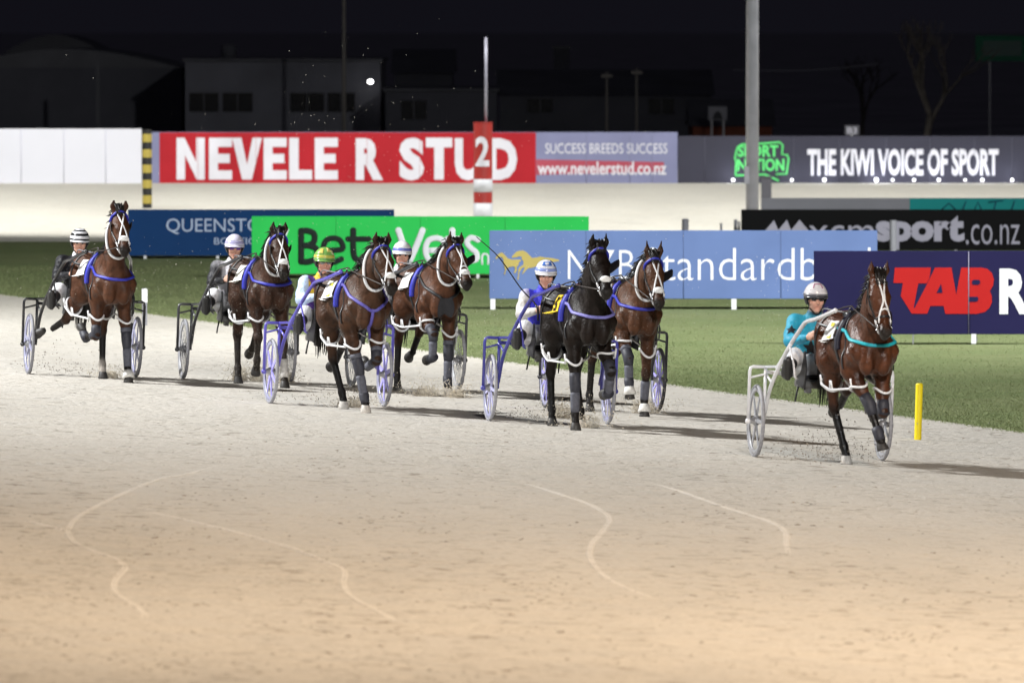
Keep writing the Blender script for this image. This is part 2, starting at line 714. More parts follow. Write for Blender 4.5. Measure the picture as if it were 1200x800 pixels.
def sand_material(name, tint, streak=1.0):
    m, nt, b = nodes_of(name)
    tc = nt.nodes.new('ShaderNodeTexCoord')
    co = tc.outputs['Object']
    # harrowed direction: stretch along the track
    mp = nt.nodes.new('ShaderNodeMapping')
    mp.inputs['Rotation'].default_value = (0, 0, R(14))
    mp.inputs['Scale'].default_value = (1.0, .28, 1.0)
    nt.links.new(co, mp.inputs['Vector'])
    al = mp.outputs['Vector']
    big = noise_node(nt, al, .35, 4)
    med = noise_node(nt, co, 2.2, 5)
    fin = noise_node(nt, co, 24, 4, .7)
    c = mixc(nt, ramp(nt, big, .35, .65), tuple(t * .90 for t in tint), tuple(t * 1.07 for t in tint))
    c = mixc(nt, ramp(nt, med, .38, .62, 0, .5), c, tuple(np.array(tint) * (1.08, 1.05, 1.0)))
    # scuffs: noise-masked blotches of darker sand
    scuff = noise_node(nt, co, 5.5, 5, .65, .4)
    msk = noise_node(nt, al, .8, 3)
    mul = nt.nodes.new('ShaderNodeMath')
    mul.operation = 'MULTIPLY'
    nt.links.new(ramp(nt, scuff, .56, .64, 0, 1), mul.inputs[0])
    nt.links.new(ramp(nt, msk, .38, .60, .30, 1.0 * streak), mul.inputs[1])
    c = mixc(nt, mul.outputs[0], c, tuple(np.array(tint) * (.44, .40, .36)))
    c = mixc(nt, ramp(nt, fin, .40, .66, 0, .55), c, tuple(np.array(tint) * (.72, .70, .67)))
    nt.links.new(c, b.inputs['Base Color'])
    b.inputs['Roughness'].default_value = .95
    b.inputs['Specular IOR Level'].default_value = .12
    h1 = noise_node(nt, co, 9, 5, .6)
    h2 = noise_node(nt, co, 45, 3, .6)
    ad = nt.nodes.new('ShaderNodeMath')
    ad.operation = 'MULTIPLY_ADD'
    nt.links.new(h2, ad.inputs[0])
    ad.inputs[1].default_value = .35
    nt.links.new(h1, ad.inputs[2])
    h0 = noise_node(nt, co, 3.2, 3, .6, .3)
    pit = ramp(nt, noise_node(nt, co, 6.5, 2, .5), .58, .74, 0, -.9)
    a2 = nt.nodes.new('ShaderNodeMath')
    a2.operation = 'MULTIPLY_ADD'
    nt.links.new(h0, a2.inputs[0])
    a2.inputs[1].default_value = .75 * streak
    nt.links.new(ad.outputs[0], a2.inputs[2])
    a3 = nt.nodes.new('ShaderNodeMath')
    a3.operation = 'MULTIPLY_ADD'
    nt.links.new(pit, a3.inputs[0])
    a3.inputs[1].default_value = streak
    nt.links.new(a2.outputs[0], a3.inputs[2])
    bp = nt.nodes.new('ShaderNodeBump')
    bp.inputs['Strength'].default_value = .9
    bp.inputs['Distance'].default_value = .026
    nt.links.new(a3.outputs[0], bp.inputs['Height'])
    nt.links.new(bp.outputs[0], b.inputs['Normal'])
    return m


def grass_material(name):
    m, nt, b = nodes_of(name)
    tc = nt.nodes.new('ShaderNodeTexCoord')
    co = tc.outputs['Object']
    big = noise_node(nt, co, .35, 4)
    med = noise_node(nt, co, 2.0, 5, .6)
    fin = noise_node(nt, co, 40, 3, .7)
    c = mixc(nt, ramp(nt, big, .35, .65), (.150, .188, .080), (.205, .225, .110))
    c = mixc(nt, ramp(nt, med, .5, .72, 0, .55), c, (.150, .145, .070))
    c = mixc(nt, ramp(nt, fin, .35, .65, 0, .55), c, (.092, .128, .050))
    nt.links.new(c, b.inputs['Base Color'])
    b.inputs['Roughness'].default_value = .8
    b.inputs['Specular IOR Level'].default_value = .2
    bp = nt.nodes.new('ShaderNodeBump')
    bp.inputs['Strength'].default_value = .6
    bp.inputs['Distance'].default_value = .05
    nt.links.new(fin, bp.inputs['Height'])
    nt.links.new(bp.outputs[0], b.inputs['Normal'])
    return m


SAND = sand_material('track_sand', (.515, .488, .445))
FARSAND = sand_material('far_sand', (.56, .545, .49), .4)
TURF = grass_material('turf')
DIRT = mat('gravel_yard', (.42, .40, .42), rough=.95, noise=.3, nscale=.3)


def grid_sheet(name, rows, cols, fn, m):
    vs = [fn(r, c) for r in rows for c in cols]
    n = len(cols)
    fs = [(i * n + j, i * n + j + 1, (i + 1) * n + j + 1, (i + 1) * n + j) for i in range(len(rows) - 1) for j in range(n - 1)]
    o = mesh_obj(name, vs, fs, m, None, True)
    o['kind'] = 'structure'
    if o.data.polygons[0].normal.z < 0:
        o.data.flip_normals()
    return o


rows = list(np.linspace(-40, 50, 31)) + list(np.linspace(52, 166, 115))
grid_sheet('sand_track', rows, list(np.linspace(-70, -24, 6)) + list(np.linspace(-22, 0, 34)), lambda d, n: (edge_x(d) + n / .958, d, ground_z(edge_x(d) + n / .958, d) if n < 0 else 0.0), SAND)
grid_sheet('infield_grass', rows, list(np.linspace(0, 40, 21)) + [60, 90, 140], lambda d, n: (edge_x(d) + n / .958, d, 0.0), TURF)
grid_sheet('far_track', list(np.linspace(166, 202, 30)), list(np.linspace(-140, 140, 57)), lambda d, x: (x, d, ground_z(x, d)), FARSAND)
grid_sheet('ground', [202, 260, 400, 900, 2500], list(np.linspace(-2500, 2500, 21)), lambda d, x: (x, d, .48), DIRT)

PACKED = sand_material('packed_sand', (.61, .58, .535), .7)
# raised wheel lines left in the foreground sand
TRACKS = [
    [(330, 528), (290, 538), (246, 548), (215, 557), (185, 562), (140, 580), (100, 600), (80, 618), (86, 634), (108, 645), (136, 655), (146, 665), (134, 680), (136, 694), (162, 712), (170, 722), (166, 735), (146, 746)],
    [(22, 608), (60, 617), (80, 622)],
    [(90, 580), (160, 596), (240, 614), (330, 638), (380, 657), (403, 668), (402, 684), (414, 700), (445, 717), (462, 728), (462, 742)],
    [(520, 545), (604, 563), (660, 580), (694, 592), (714, 606), (708, 620), (692, 640), (695, 660), (720, 682), (776, 704), (840, 722)],
    [(700, 548), (790, 573), (850, 594), (900, 610), (920, 622), (922, 640), (930, 668)],
    [(350, 748), (320, 762), (312, 776), (322, 800)],
    [(735, 752), (690, 758), (640, 764), (624, 774), (636, 795), (650, 808)],
]
for k, tr in enumerate(TRACKS):
    pts = spline([tuple(ground_at(*p)) for p in tr], 70)
    mb = MB()
    vs, fs = [], []
    rr = random.Random(k)
    for i in range(70):
        a = pts[max(0, i - 1)]
        b = pts[min(69, i + 1)]
        t = (b - a)[:2]
        t /= np.linalg.norm(t) + 1e-9
        w = np.array([t[1], -t[0]])
        e = min(1.0, i / 12, (69 - i) / 12) * (.55 if k in (5, 6) else 1)
        for o, h in ((-.026, -.002), (-.015, .007), (-.006, .003), (.006, .003), (.016, .0075), (.027, -.002)):
            hh = h * (.25 + .75 * e) * rr.uniform(.85, 1.1) if h > 0 else h
            x, y = pts[i][:2] + w * (o + rr.uniform(-.004, .004))
            vs.append((x, y, ground_z(x, y) + hh - .012 * (1 - e)))
    for i in range(69):
        for j in range(5):
            fs.append((i * 6 + j, i * 6 + j + 1, (i + 1) * 6 + j + 1, (i + 1) * 6 + j))
    o = mesh_obj('wheel_rut', vs, fs, PACKED, None, True)
    if o.data.polygons[0].normal.z < 0:
        o.data.flip_normals()
    o['kind'] = 'structure'

# loose clods of sand lying on the track
mb = MB()
rr = random.Random(12)
centres = [(rr.uniform(-30, 1230), 505 + 300 * rr.random() ** 1.1) for _ in range(150)]
for i in range(1500):
    c = centres[rr.randrange(150)]
    px, py = (c[0] + rr.gauss(0, 45), c[1] + rr.gauss(0, 5)) if rr.random() < .75 else (rr.uniform(-20, 1220), rr.uniform(490, 800))
    if py < 490 or py > 812:
        continue
    g = ground_at(px, py)
    s = rr.uniform(.006, .015) if rr.random() < .94 else rr.uniform(.015, .026)
    rot = Matrix.Rotation(rr.uniform(0, 6.28), 3, 'Z')
    vs = [rot @ Vector((x * s * rr.uniform(.8, 2.0), y * s * rr.uniform(.7, 1.6), z * s * rr.uniform(.3, .6))) + g for x, y, z in ((1, 0, 0), (-1, 0, 0), (0, 1, 0), (0, -1, 0), (.1, 0, 1), (.7, .7, .5), (-.7, -.6, .5))]
    mb.add(vs, [(0, 5, 4), (5, 2, 4), (2, 1, 4), (1, 6, 4), (6, 3, 4), (3, 0, 4), (0, 2, 5), (1, 3, 6)])
o = mb.build('sand_clods', mat('damp_sand', (.28, .245, .205), rough=.95, noise=.4, nscale=3), None, True)
tag(o, 'small damp clods scattered over the pale sand of the track', 'sand', kind='stuff')

# short blades over the infield turf, thinning where it meets the sand
rr = np.random.default_rng(5)
N = 170000
d = 88 + (150 - 88) * rr.random(N) ** 1.2
n_ = rr.exponential(3.2, N) - .12 + rr.normal(0, .09, N)
ex = np.interp(d, [e[0] for e in EDGE], [e[1] for e in EDGE])
x = ex + n_ / .958
half = d * .064
ok = (np.abs(x) < half) & (n_ > -.28)
d, x, n_ = d[ok], x[ok], n_[ok]
N = len(d)
z = np.where(n_ < 0, BANK * -n_, 0)
a = rr.random(N) * 6.283
h = rr.uniform(.006, .018, N)
w = rr.uniform(.004, .010, N)
lx, ly = rr.normal(0, .012, N), rr.normal(0, .012, N)
v = np.empty((N, 3, 3))
v[:, 0] = np.stack([x - w * np.cos(a), d - w * np.sin(a), z - .004], 1)
v[:, 1] = np.stack([x + w * np.cos(a), d + w * np.sin(a), z - .004], 1)
v[:, 2] = np.stack([x + lx, d + ly, z + h], 1)
me = bpy.data.meshes.new('grass')
me.vertices.add(N * 3)
me.vertices.foreach_set('co', v.astype(np.float32).ravel())
me.loops.add(N * 3)
me.loops.foreach_set('vertex_index', np.arange(N * 3, dtype=np.int32))
me.polygons.add(N)
me.polygons.foreach_set('loop_start', np.arange(0, N * 3, 3, dtype=np.int32))
me.polygons.foreach_set('loop_total', np.full(N, 3, np.int32))
me.update(calc_edges=True)
bm_, nt_, b_ = nodes_of('grass_blade')
tc_ = nt_.nodes.new('ShaderNodeTexCoord')
cc = mixc(nt_, ramp(nt_, noise_node(nt_, tc_.outputs['Object'], 1.1, 5), .35, .65), (.155, .198, .080), (.215, .235, .112))
cc = mixc(nt_, ramp(nt_, noise_node(nt_, tc_.outputs['Object'], 30, 2), .4, .65, 0, .4), cc, (.075, .108, .040))
nt_.links.new(cc, b_.inputs['Base Color'])
b_.inputs['Roughness'].default_value = .7
b_.inputs['Specular IOR Level'].default_value = .2
me.materials.append(bm_)
o = link(bpy.data.objects.new('grass', me))
tag(o, 'short mown grass of the infield beside the sand track', 'grass', kind='stuff')

# ------------------------------------------------------------------ horses (one continuous body each) and the harness they wear
HS = .95      # these are small standardbreds, about 1.5 m at the withers
BLACKPT = (.010, .0085, .008)
HOOFC = (.16, .13, .10)


def sag(a, lat=0.0):
    """unit vector hanging down, swung forward by a degrees and towards +Y by lat degrees"""
    a, l = R(a), R(lat)
    v = np.array([math.sin(a), math.sin(l), -math.cos(a) * math.cos(l)])
    return v / np.linalg.norm(v)


FRONT = dict(dx=0, dz=0, dy=0, a=(0, 0, 32), lat=(0, 0, 0), planted=True)
HIND = dict(dx=0, dz=0, dy=0, a=(-38, 0, 32), lat=(0, 0, 0), planted=True)


def leg_joints(kind, sgn, sp, gz):
    base = dict(FRONT if kind == 'F' else HIND)
    base.update(sp or {})
    if kind == 'F':
        O = np.array([.45 + base['dx'], sgn * .152 + base['dy'], .93 + base['dz']])
        L = [.40, .275, .10]
    else:
        O = np.array([-.40 + base['dx'], sgn * .142 + base['dy'], 1.0 + base['dz']])
        L = [.45, .37, .10]
    D = [sag(base['a'][i], base['lat'][i]) for i in range(3)]
    f = 1.0
    if base['planted']:
        need = O[2] - gz - .085 + L[2] * D[2][2]
        have = -(L[0] * D[0][2] + L[1] * D[1][2])
        f = min(1.25, max(.8, need / have))
    K = O + D[0] * L[0] * f
    T = K + D[1] * L[1] * f
    P = T + D[2] * L[2]
    return dict(O=O, K=K, T=T, P=P, D=D, planted=base['planted'], sole=base.get('sole'), f=f)


def horse(sp):
    coat = np.array(sp['coat'])
    pts = np.array(sp.get('points', BLACKPT))
    dark = coat * .55
    B = Body((-.98, -.50, -.04), (1.62, .50, 2.12), .0125)
    mid = tuple(coat)
    belly = tuple(coat * .9)
    # trunk
    B.ell((.20, 0, 1.175), (.46, .210, .300), k=.05, col=mid)
    B.ell((-.12, 0, 1.175), (.52, .215, .245), k=.08, col=belly)
    B.cone((-.45, 0, 1.26), (.1, 0, 1.255), .195, .19, k=.08, col=mid, sq=((0, 1, 0), .86))
    B.ell((-.50, 0, 1.25), (.34, .205, .225), k=.08, col=mid)
    B.ell((.58, 0, 1.14), (.24, .188, .235), k=.08, col=mid)
    for s in (-1, 1):
        B.cone((-.50, s * .105, 1.28), (-.40, s * .135, 1.0), .160, .116, k=.08, col=mid)
        B.ell((-.68, s * .09, 1.17), (.15, .105, .24), k=.08, col=mid)
        B.cone((.34, s * .075, 1.37), (.66, s * .150, 1.13), .09, .10, k=.06, col=mid)
        B.cone((.66, s * .150, 1.12), (.45, s * .150, .98), .10, .092, k=.06, col=mid)
        B.ell((.755, s * .084, 1.06), (.10, .080, .16), k=.022, col=mid)
        B.ell((-.55, s * .095, 1.405), (.14, .07, .07), k=.07, col=mid)
    B.cone((.34, 0, 1.415), (.0, 0, 1.395), .055, .06, k=.08, col=mid)
    for s in (-1, 1):
        # the grooves between shoulder, arm and barrel, and over the flank
        B.cone((.30, s * .262, 1.40), (.50, s * .262, 1.02), .028, .030, k=.05, sub=True)
        B.cone((.52, s * .262, 1.30), (.74, s * .235, 1.02), .020, .022, k=.045, sub=True)
        B.cone((-.24, s * .262, 1.36), (-.20, s * .262, 1.02), .030, .034, k=.06, sub=True)
        B.cone((-.52, s * .262, 1.22), (-.58, s * .250, 1.00), .020, .022, k=.05, sub=True)
    B.cone((.86, 0, 1.12), (.84, 0, .92), .018, .024, k=.04, sub=True)
    # neck
    px, py, pz = (q / HS for q in sp['poll'])
    Pl = np.array([px, py, pz])
    Bn = np.array([.50, 0, 1.245])
    Mn = .5 * (Bn + Pl) + np.array([-.01, 0, .035])
    B.cone(Bn, Mn, .200, .142, k=.10, col=mid, sq=((0, 1, 0), .68))
    B.cone(Mn, Pl + np.array([-.01, 0, -.045]), .145, .098, k=.06, col=mid, sq=((0, 1, 0), .68))
    cr = np.array([-.05, 0, .085])
    B.cone((.30, 0, 1.405), Mn + cr, .075, .062, k=.07, col=tuple(dark), sq=((0, 1, 0), .7))
    B.cone(Mn + cr, Pl + np.array([-.03, 0, .0]), .062, .055, k=.06, col=tuple(dark), sq=((0, 1, 0), .7))
    B.cone((.70, 0, 1.16), Mn + np.array([.07, 0, -.09]), .12, .075, k=.08, col=mid)
    # head
    al, yw = R(sp['alpha']), R(sp.get('hyaw', 0))
    rl = R(sp.get('hroll', 0))
    e1 = np.array([math.cos(al) * math.cos(yw), math.cos(al) * math.sin(yw), -math.sin(al)])
    e2 = np.array([-math.sin(yw), math.cos(yw), 0])
    e3 = np.array([math.sin(al) * math.cos(yw), math.sin(al) * math.sin(yw), math.cos(al)])
    e2, e3 = e2 * math.cos(rl) + e3 * math.sin(rl), e3 * math.cos(rl) - e2 * math.sin(rl)
    Ax = rot_axes(e1, e2, e3)
    H = lambda a, b, c: Pl + a * e1 + b * e2 + c * e3
    hc = tuple(coat * .9)
    mz = tuple(np.array([.013, .011, .010]))
    B.cone(H(.02, 0, -.04), H(.2, 0, -.055), .085, .085, k=.04, col=hc)
    B.ell(H(.16, 0, -.02), (.15, .098, .065), Ax, k=.035, col=hc)
    B.cone(H(.22, 0, -.03), H(.50, 0, -.045), .064, .046, k=.03, col=hc)
    B.cone(H(.24, 0, -.13), H(.50, 0, -.095), .05, .036, k=.035, col=hc)
    for s in (-1, 1):
        B.ell(H(.19, s * .045, -.125), (.12, .038, .10), Ax, k=.03, col=hc)
        B.ell(H(.165, s * .085, -.028), (.042, .024, .03), Ax, k=.02, col=tuple(coat * .6))
        B.cone(H(.26, s * .066, -.055), H(.42, s * .05, -.06), .018, .012, k=.03, col=hc)
    B.ell(H(.525, 0, -.06), (.075, .058, .062), Ax, k=.03, col=mz)
    B.ell(H(.555, 0, -.105), (.045, .042, .028), Ax, k=.02, col=mz)
    for s in (-1, 1):
        B.ell(H(.545, s * .040, -.028), (.034, .022, .03), Ax, k=.018, col=mz)
        B.ell(H(.560, s * .050, -.015), (.020, .011, .015), Ax, k=.008, sub=True)
        er = np.array(sp.get('ear', (.03, .022, .165)))
        b0 = Pl + np.array([-.005, 0, .03]) + e2 * s * .052
        mid_e = b0 + np.array([er[0] * .3, 0, er[2] * .42]) + e2 * s * .022
        tip = b0 + np.array([er[0], 0, er[2]]) + e2 * s * (er[1] * .5 + .006)
        B.cone(b0, mid_e, .030, .034, k=.02, col=tuple(coat * .8), sq=((1, 0, 0), .6))
        B.cone(mid_e, tip, .034, .008, k=.015, col=tuple(coat * .5), sq=((1, 0, 0), .6))
        B.cone(b0 + np.array([.028, 0, .035]), .6 * mid_e + .4 * tip + np.array([.030, 0, 0]), .012, .013, k=.012, sub=True)
    # legs
    J = {}
    gz = {}
    for kind in 'FH':
        for s, nm in ((-1, 'R'), (1, 'L')):
            key = nm + kind
            j = leg_joints(kind, s, sp['legs'].get(key), sp.get('gz', {}).get(key, 0.0))
            J[key] = j
            O, K, T, P, D = j['O'], j['K'], j['T'], j['P'], j['D']
            c1 = tuple(coat * .85)
            c2 = tuple(pts * .12 + coat * .72)
            ch = tuple(pts * .5 + coat * .35)
            c3 = tuple(pts)
            c4 = tuple(sp.get('socks', {}).get(key, pts))
            if kind == 'F':
                B.cone(O + np.array([-.03, 0, .10]), O, .10, .088, k=.06, col=c1)
                B.cone(O, .5 * O + .5 * K, .086, .062, k=.05, col=c1)
                B.ell(.72 * O + .28 * K + np.array([.03, 0, 0]), (.055, .06, .10), k=.04, col=c1)
                B.cone(.5 * O + .5 * K, K, .064, .046, k=.04, col=c2)
                B.ell(K + D[0] * .005, (.055, .052, .062), k=.025, col=ch)
                B.cone(K, T, .042, .033, k=.03, col=c3)
                B.cone(K + np.array([-.028, 0, -.03]), T + np.array([-.022, 0, 0]), .022, .022, k=.02, col=c3)
            else:
                B.cone((-.46, O[1] * .85, 1.20), O, .145, .12, k=.08, col=c1)
                B.cone(O, .55 * O + .45 * K, .112, .072, k=.06, col=c1)
                B.cone(.55 * O + .45 * K, K, .076, .044, k=.04, col=c2)
                B.cone((-.60, O[1], 1.08), K + np.array([-.045, 0, .05]), .07, .018, k=.06, col=c1)
                B.ell(K, (.056, .045, .065), k=.025, col=ch)
                B.ell(K + np.array([-.045, 0, .03]), (.028, .026, .05), k=.02, col=ch)
                B.cone(K, T, .043, .035, k=.03, col=c3)
                B.cone(K + np.array([-.03, 0, -.03]), T + np.array([-.022, 0, 0]), .022, .022, k=.02, col=c3)
            B.ell(T, (.045, .042, .048), k=.02, col=c4)
            B.cone(T, P, .038, .042, k=.02, col=c4)
    root = empty('horse', sp['loc'], (0, 0, sp['yaw']))
    root.scale = (HS, HS, HS)
    tag(root, sp['label'], 'horse', 'harness horses racing in the pack')
    if sp.get('roll'):
        root.rotation_euler = (sp['roll'], 0, sp['yaw'])
    seed = sp.get('seed', 0)
    B.build('body', vcol_mat('coat_sandy' if sp.get('dust') else ('coat_wet' if sp.get('wet') else 'coat'), rough=.37 if sp.get('wet') else .47, spec=.28 if sp.get('wet') else .17, noise=.42, nscale=11, bump=.34, bscale=30, dust=.4 if sp.get('dust') else 0), root, coat)

    # eyes
    dk = mat('eye_black', (.006, .005, .005), rough=.08, spec=.6)
    for s in (-1, 1):
        mb = MB()
        mb.ball(H(.165, s * .096, -.030), .021, 10, 7)
        mb.build('eye', dk, root, True)
    # hooves
    for key, j in J.items():
        T, P = j['T'], j['P']
        d = P - T
        d /= np.linalg.norm(d)
        up = -d
        if j['planted']:
            up = np.array([-.28, 0, 1.0])
            up /= np.linalg.norm(up)
            nrm = np.array([0, 0, 1.0])
        else:
            fw = np.cross(np.array([0, 1.0, 0]), up)     # forward-ish
            nrm = up + .25 * fw
            nrm /= np.linalg.norm(nrm)
        lat = np.array([0, 1.0, 0])
        lat = lat - nrm * (lat @ nrm)
        lat /= np.linalg.norm(lat)
        fwd = np.cross(lat, nrm)
        base = P - nrm * .082 - (0 if not j['planted'] else 0)
        if j['planted']:
            base = np.array([P[0] + .018, P[1], P[2] - .085])
        vs, fs = [], []
        prof = [(0.02, .012, 0, 0), (.060, .057, 0, .0), (.062, .059, .012, 0), (.044, .043, .082, -.022), (.034, .034, .105, -.03)]
        sg = 16
        for (rx, ry, hgt, sh) in prof:
            for q in range(sg):
                a = 2 * math.pi * q / sg
                vs.append(base + fwd * (rx * math.cos(a) + sh) + lat * ry * math.sin(a) + nrm * hgt)
        for i in range(len(prof) - 1):
            for q in range(sg):
                k = (q + 1) % sg
                fs.append((i * sg + q, i * sg + k, (i + 1) * sg + k, (i + 1) * sg + q))
        fs.append(tuple(range(sg)))
        fs.append(tuple((len(prof) - 1) * sg + q for q in range(sg)))
        MB().add(vs, fs).build('hoof', mat('hoof_pale' if key in sp.get('pale', ()) else 'hoof_dark', (.48, .45, .41) if key in sp.get('pale', ()) else (.035, .032, .03), rough=.55, noise=.25, nscale=40), root, True)

    # mane and forelock
    mb = MB()
    rr = random.Random(seed + 3)
    c0 = np.array([.30, 0, 1.475])
    c1 = Mn + cr + np.array([-.01, 0, .06])
    c2 = Pl + np.array([-.05, 0, .05])
    crest = spline([c0, c1, c2], 50)
    blow = sp.get('mane', .09)
    for i in range(150):
        p = crest[rr.randrange(50)] + np.array([rr.uniform(-.02, .02), rr.uniform(-.012, .012), -.015])
        sd = -1 if rr.random() < .6 else 1
        L = rr.uniform(.08, .17) * (1 + blow)
        q = p + np.array([-L * .55, sd * rr.uniform(.02, .05), L * rr.uniform(.0, .4) + .02])
        q2 = q + np.array([-L * .35, sd * rr.uniform(.01, .05), -L * rr.uniform(.1, .5)])
        mb.tube([p, q, q2], [.011, .009, .002], 4)
    mb.build('mane', mat('horse_hair', (.011, .009, .008), rough=.45), root, True)
    mb = MB()
    for i in range(40):
        p = Pl + np.array([.0, rr.uniform(-.04, .04), .06 + rr.uniform(-.01, .02)])
        L = rr.uniform(.06, .13)
        q = p + np.array([.03, rr.uniform(-.035, .035), .03 + rr.uniform(0, .03)])
        q2 = H(L * .8, rr.uniform(-.06, .06), .075)
        mb.tube([p, q, q2], [.010, .010, .002], 4)
    mb.build('forelock', MATS['horse_hair'], root, True)
    mb = MB()
    for i in range(60):
        a = rr.uniform(0, 6.28)
        r0, r1 = rr.uniform(0, .03), rr.uniform(.02, .09)
        p = np.array([-.84, r0 * math.cos(a), 1.38 + r0 * math.sin(a)])
        L = rr.uniform(.55, .85)
        mb.tube([p, p + np.array([-.10, r1 * .6 * math.cos(a), -.06]), p + np.array([-.16, r1 * math.cos(a), -L * .5]), p + np.array([-.22, r1 * .8 * math.cos(a), -L])], [.014, .014, .012, .003], 4)
    mb.build('tail', MATS['horse_hair'], root, True)

    # ---------------- harness
    white = mat('white_plastic', (.72, .72, .73), rough=.35, spec=.5)
    black = mat('black_leather', (.012, .012, .014), rough=.4, spec=.5)
    steel = mat('buckle_steel', (.55, .55, .58), rough=.25, metal=1.0)
    tr = sp['trim']                       # colour of browband, collar and pads
    trim = mat('trim_' + sp['trim_name'], tr, rough=.5, spec=.4, noise=.12, nscale=60)
    collar = mat('collar_' + sp.get('collar_name', sp['trim_name']), sp.get('collar', tr), rough=.5, noise=.1, nscale=60)

    # bridle: browband, white face cross, cheek straps, noseband, throat strap
    mb = MB()
    if sp.get('browband', True):
        strap(mb, B, [H(.06, -.13, -.09), H(.045, -.11, 0), H(.035, -.05, .06), H(.03, 0, .075), H(.035, .05, .06), H(.045, .11, 0), H(.06, .13, -.09)], .026, off=.012, thick=.012, n=30)
        mb.build('browband', trim, root, True)
    cross = sp.get('cross', 'X')
    if cross:
        mb = MB()
        if cross == 'X':
            for s in (-1, 1):
                strap(mb, B, [H(.0, s * .045, .075), H(.08, s * .030, .06), H(.20, s * .004, .05), H(.30, -s * .030 * sp.get('xw', 1), .04), H(.40, -s * .062, .0), H(.45, -s * .075, -.04)], .0165, off=.009, thick=.006, n=30)
        elif cross == 'Y':
            for s in (-1, 1):
                strap(mb, B, [H(.0, s * .04, .07), H(.08, s * .022, .06), H(.19, s * .008, .05), H(.27, s * .012, .045), H(.36, s * .05, .01), H(.45, s * .072, -.03)], .016, off=.009, thick=.006, n=30)
            strap(mb, B, [H(.345, -.055, .03), H(.33, 0, .05), H(.345, .055, .03)], .016, off=.009, thick=.007, n=16)
        mb.build('face_strap', white, root, True)
    mb = MB()
    for s in (-1, 1):
        strap(mb, B, [H(.0, s * .07, -.02), H(.13, s * .12, -.085), H(.28, s * .09, -.085), H(.44, s * .07, -.075)], .018, off=.009, thick=.006, n=24)
        strap(mb, B, [H(.02, s * .08, -.05), H(.10, s * .10, -.17), H(.14, s * .03, -.25), H(.15, 0, -.27)], .016, off=.008, thick=.006, n=20)
    ring = [H(.40, .085 * math.cos(a), -.06 + .085 * math.sin(a)) for a in np.linspace(0, 2 * math.pi, 13)[:-1]]
    strap(mb, B, ring, .022, off=.009, thick=.006, n=30, closed=True)
    mb.build('bridle', black, root, True)
    if sp.get('noseroll', True):
        mb = MB()
        Mx = Matrix([[float(Ax[i][j]) for j in range(3)] for i in range(3)])
        mb.ball(H(.405, 0, .004), (.042, .060, .034), 14, 9, Mx)
        o = mb.build('noseband_roll', mat('white_fleece', (.80, .80, .79), rough=.9, bump=.6, bscale=70), root, True)
    for s in (-1, 1):
        mb = MB()
        c = H(.475, s * .070, -.075)
        mb.tube([c + e1 * .026 * math.cos(a) + e3 * .026 * math.sin(a) for a in np.linspace(0, 2 * math.pi, 13)], .006, 6)
        mb.build('bit_ring', steel, root, True)
    if sp.get('chinstrap', True):
        mb = MB()
        strap(mb, B, [H(.40, -.075, -.06), H(.47, -.075, -.10), H(.50, -.035, -.15), H(.50, .035, -.15), H(.47, .075, -.10), H(.40, .075, -.06)], .018, off=.012, thick=.009, n=26)
        mb.build('chin_strap', white, root, True)
    for s in sp.get('blinkers', ()):
        mb = MB()
        vs, fs = [], []
        nu, nv = 9, 7
        for lay in (0, 1):
            bs = sp.get('blinker_size', 1.0)
            for iu in range(nu):
                for iv in range(nv):
                    u = -1 + 2 * iu / (nu - 1)
                    v = iv / (nv - 1)
                    a = .155 + u * .065 * (1 - .25 * v) * (.5 + .5 * bs)
                    b = .098 + .085 * bs * v ** .8
                    c = -.105 + .10 * v + .035 * (1 - u * u) * v
                    p = H(a, s * (b + lay * .007), c + lay * .005)
                    vs.append(p)
        m = nu * nv
        for iu in range(nu - 1):
            for iv in range(nv - 1):
                a = iu * nv + iv
                fs.append((a, a + 1, a + nv + 1, a + nv))
                fs.append((m + a, m + a + nv, m + a + nv + 1, m + a + 1))
        edge = [iu * nv for iu in range(nu)] + [(nu - 1) * nv + iv for iv in range(1, nv)] + [iu * nv + nv - 1 for iu in range(nu - 2, -1, -1)] + [iv for iv in range(nv - 2, 0, -1)]
        for i in range(len(edge)):
            a, b = edge[i], edge[(i + 1) % len(edge)]
            fs.append((a, b, b + m, a + m))
        mb.add(vs, fs)
        mb.build('blinker', black, root, True)
    # neck strap
    if sp.get('neckstrap', True):
        mb = MB()
        t = sp.get('neck_t', .60)
        c = Bn * (1 - t) + Pl * t
        ax = (Pl - Bn) / np.linalg.norm(Pl - Bn)
        n1 = np.array([0, 1.0, 0])
        n2 = np.cross(ax, n1)
        ring = []
        for a in np.linspace(0, 2 * math.pi, 17)[:-1]:
            q = c + n1 * .15 * math.cos(a) + n2 * .20 * math.sin(a) + ax * .13 * math.sin(a)
            ring.append(q)
        strap(mb, B, ring, .030, off=.016, thick=.012, n=48, closed=True)
        mb.build('neck_strap', white, root, True)
    # breast collar
    mb = MB()
    if sp.get('collar_style', 'band') == 'band':
        strap(mb, B, [(.10, -.30, 1.36), (.42, -.30, 1.31), (.66, -.24, 1.25), (.82, -.12, 1.205), (.87, 0, 1.195), (.82, .12, 1.205), (.66, .24, 1.25), (.42, .30, 1.31), (.10, .30, 1.36)], sp.get('collar_w', .032), off=.010, thick=.010, n=60)
    else:
        for s in (-1, 1):
            strap(mb, B, [(.10, s * .28, 1.42), (.45, s * .28, 1.36), (.70, s * .20, 1.24), (.86, s * .06, 1.13), (.88, 0, 1.10)], .034, off=.010, thick=.009, n=40)
        strap(mb, B, [(.88, 0, 1.12), (.88, 0, 1.02), (.82, 0, .90), (.6, 0, .80)], .034, off=.010, thick=.009, n=24)
    mb.build('breast_collar', collar, root, True)
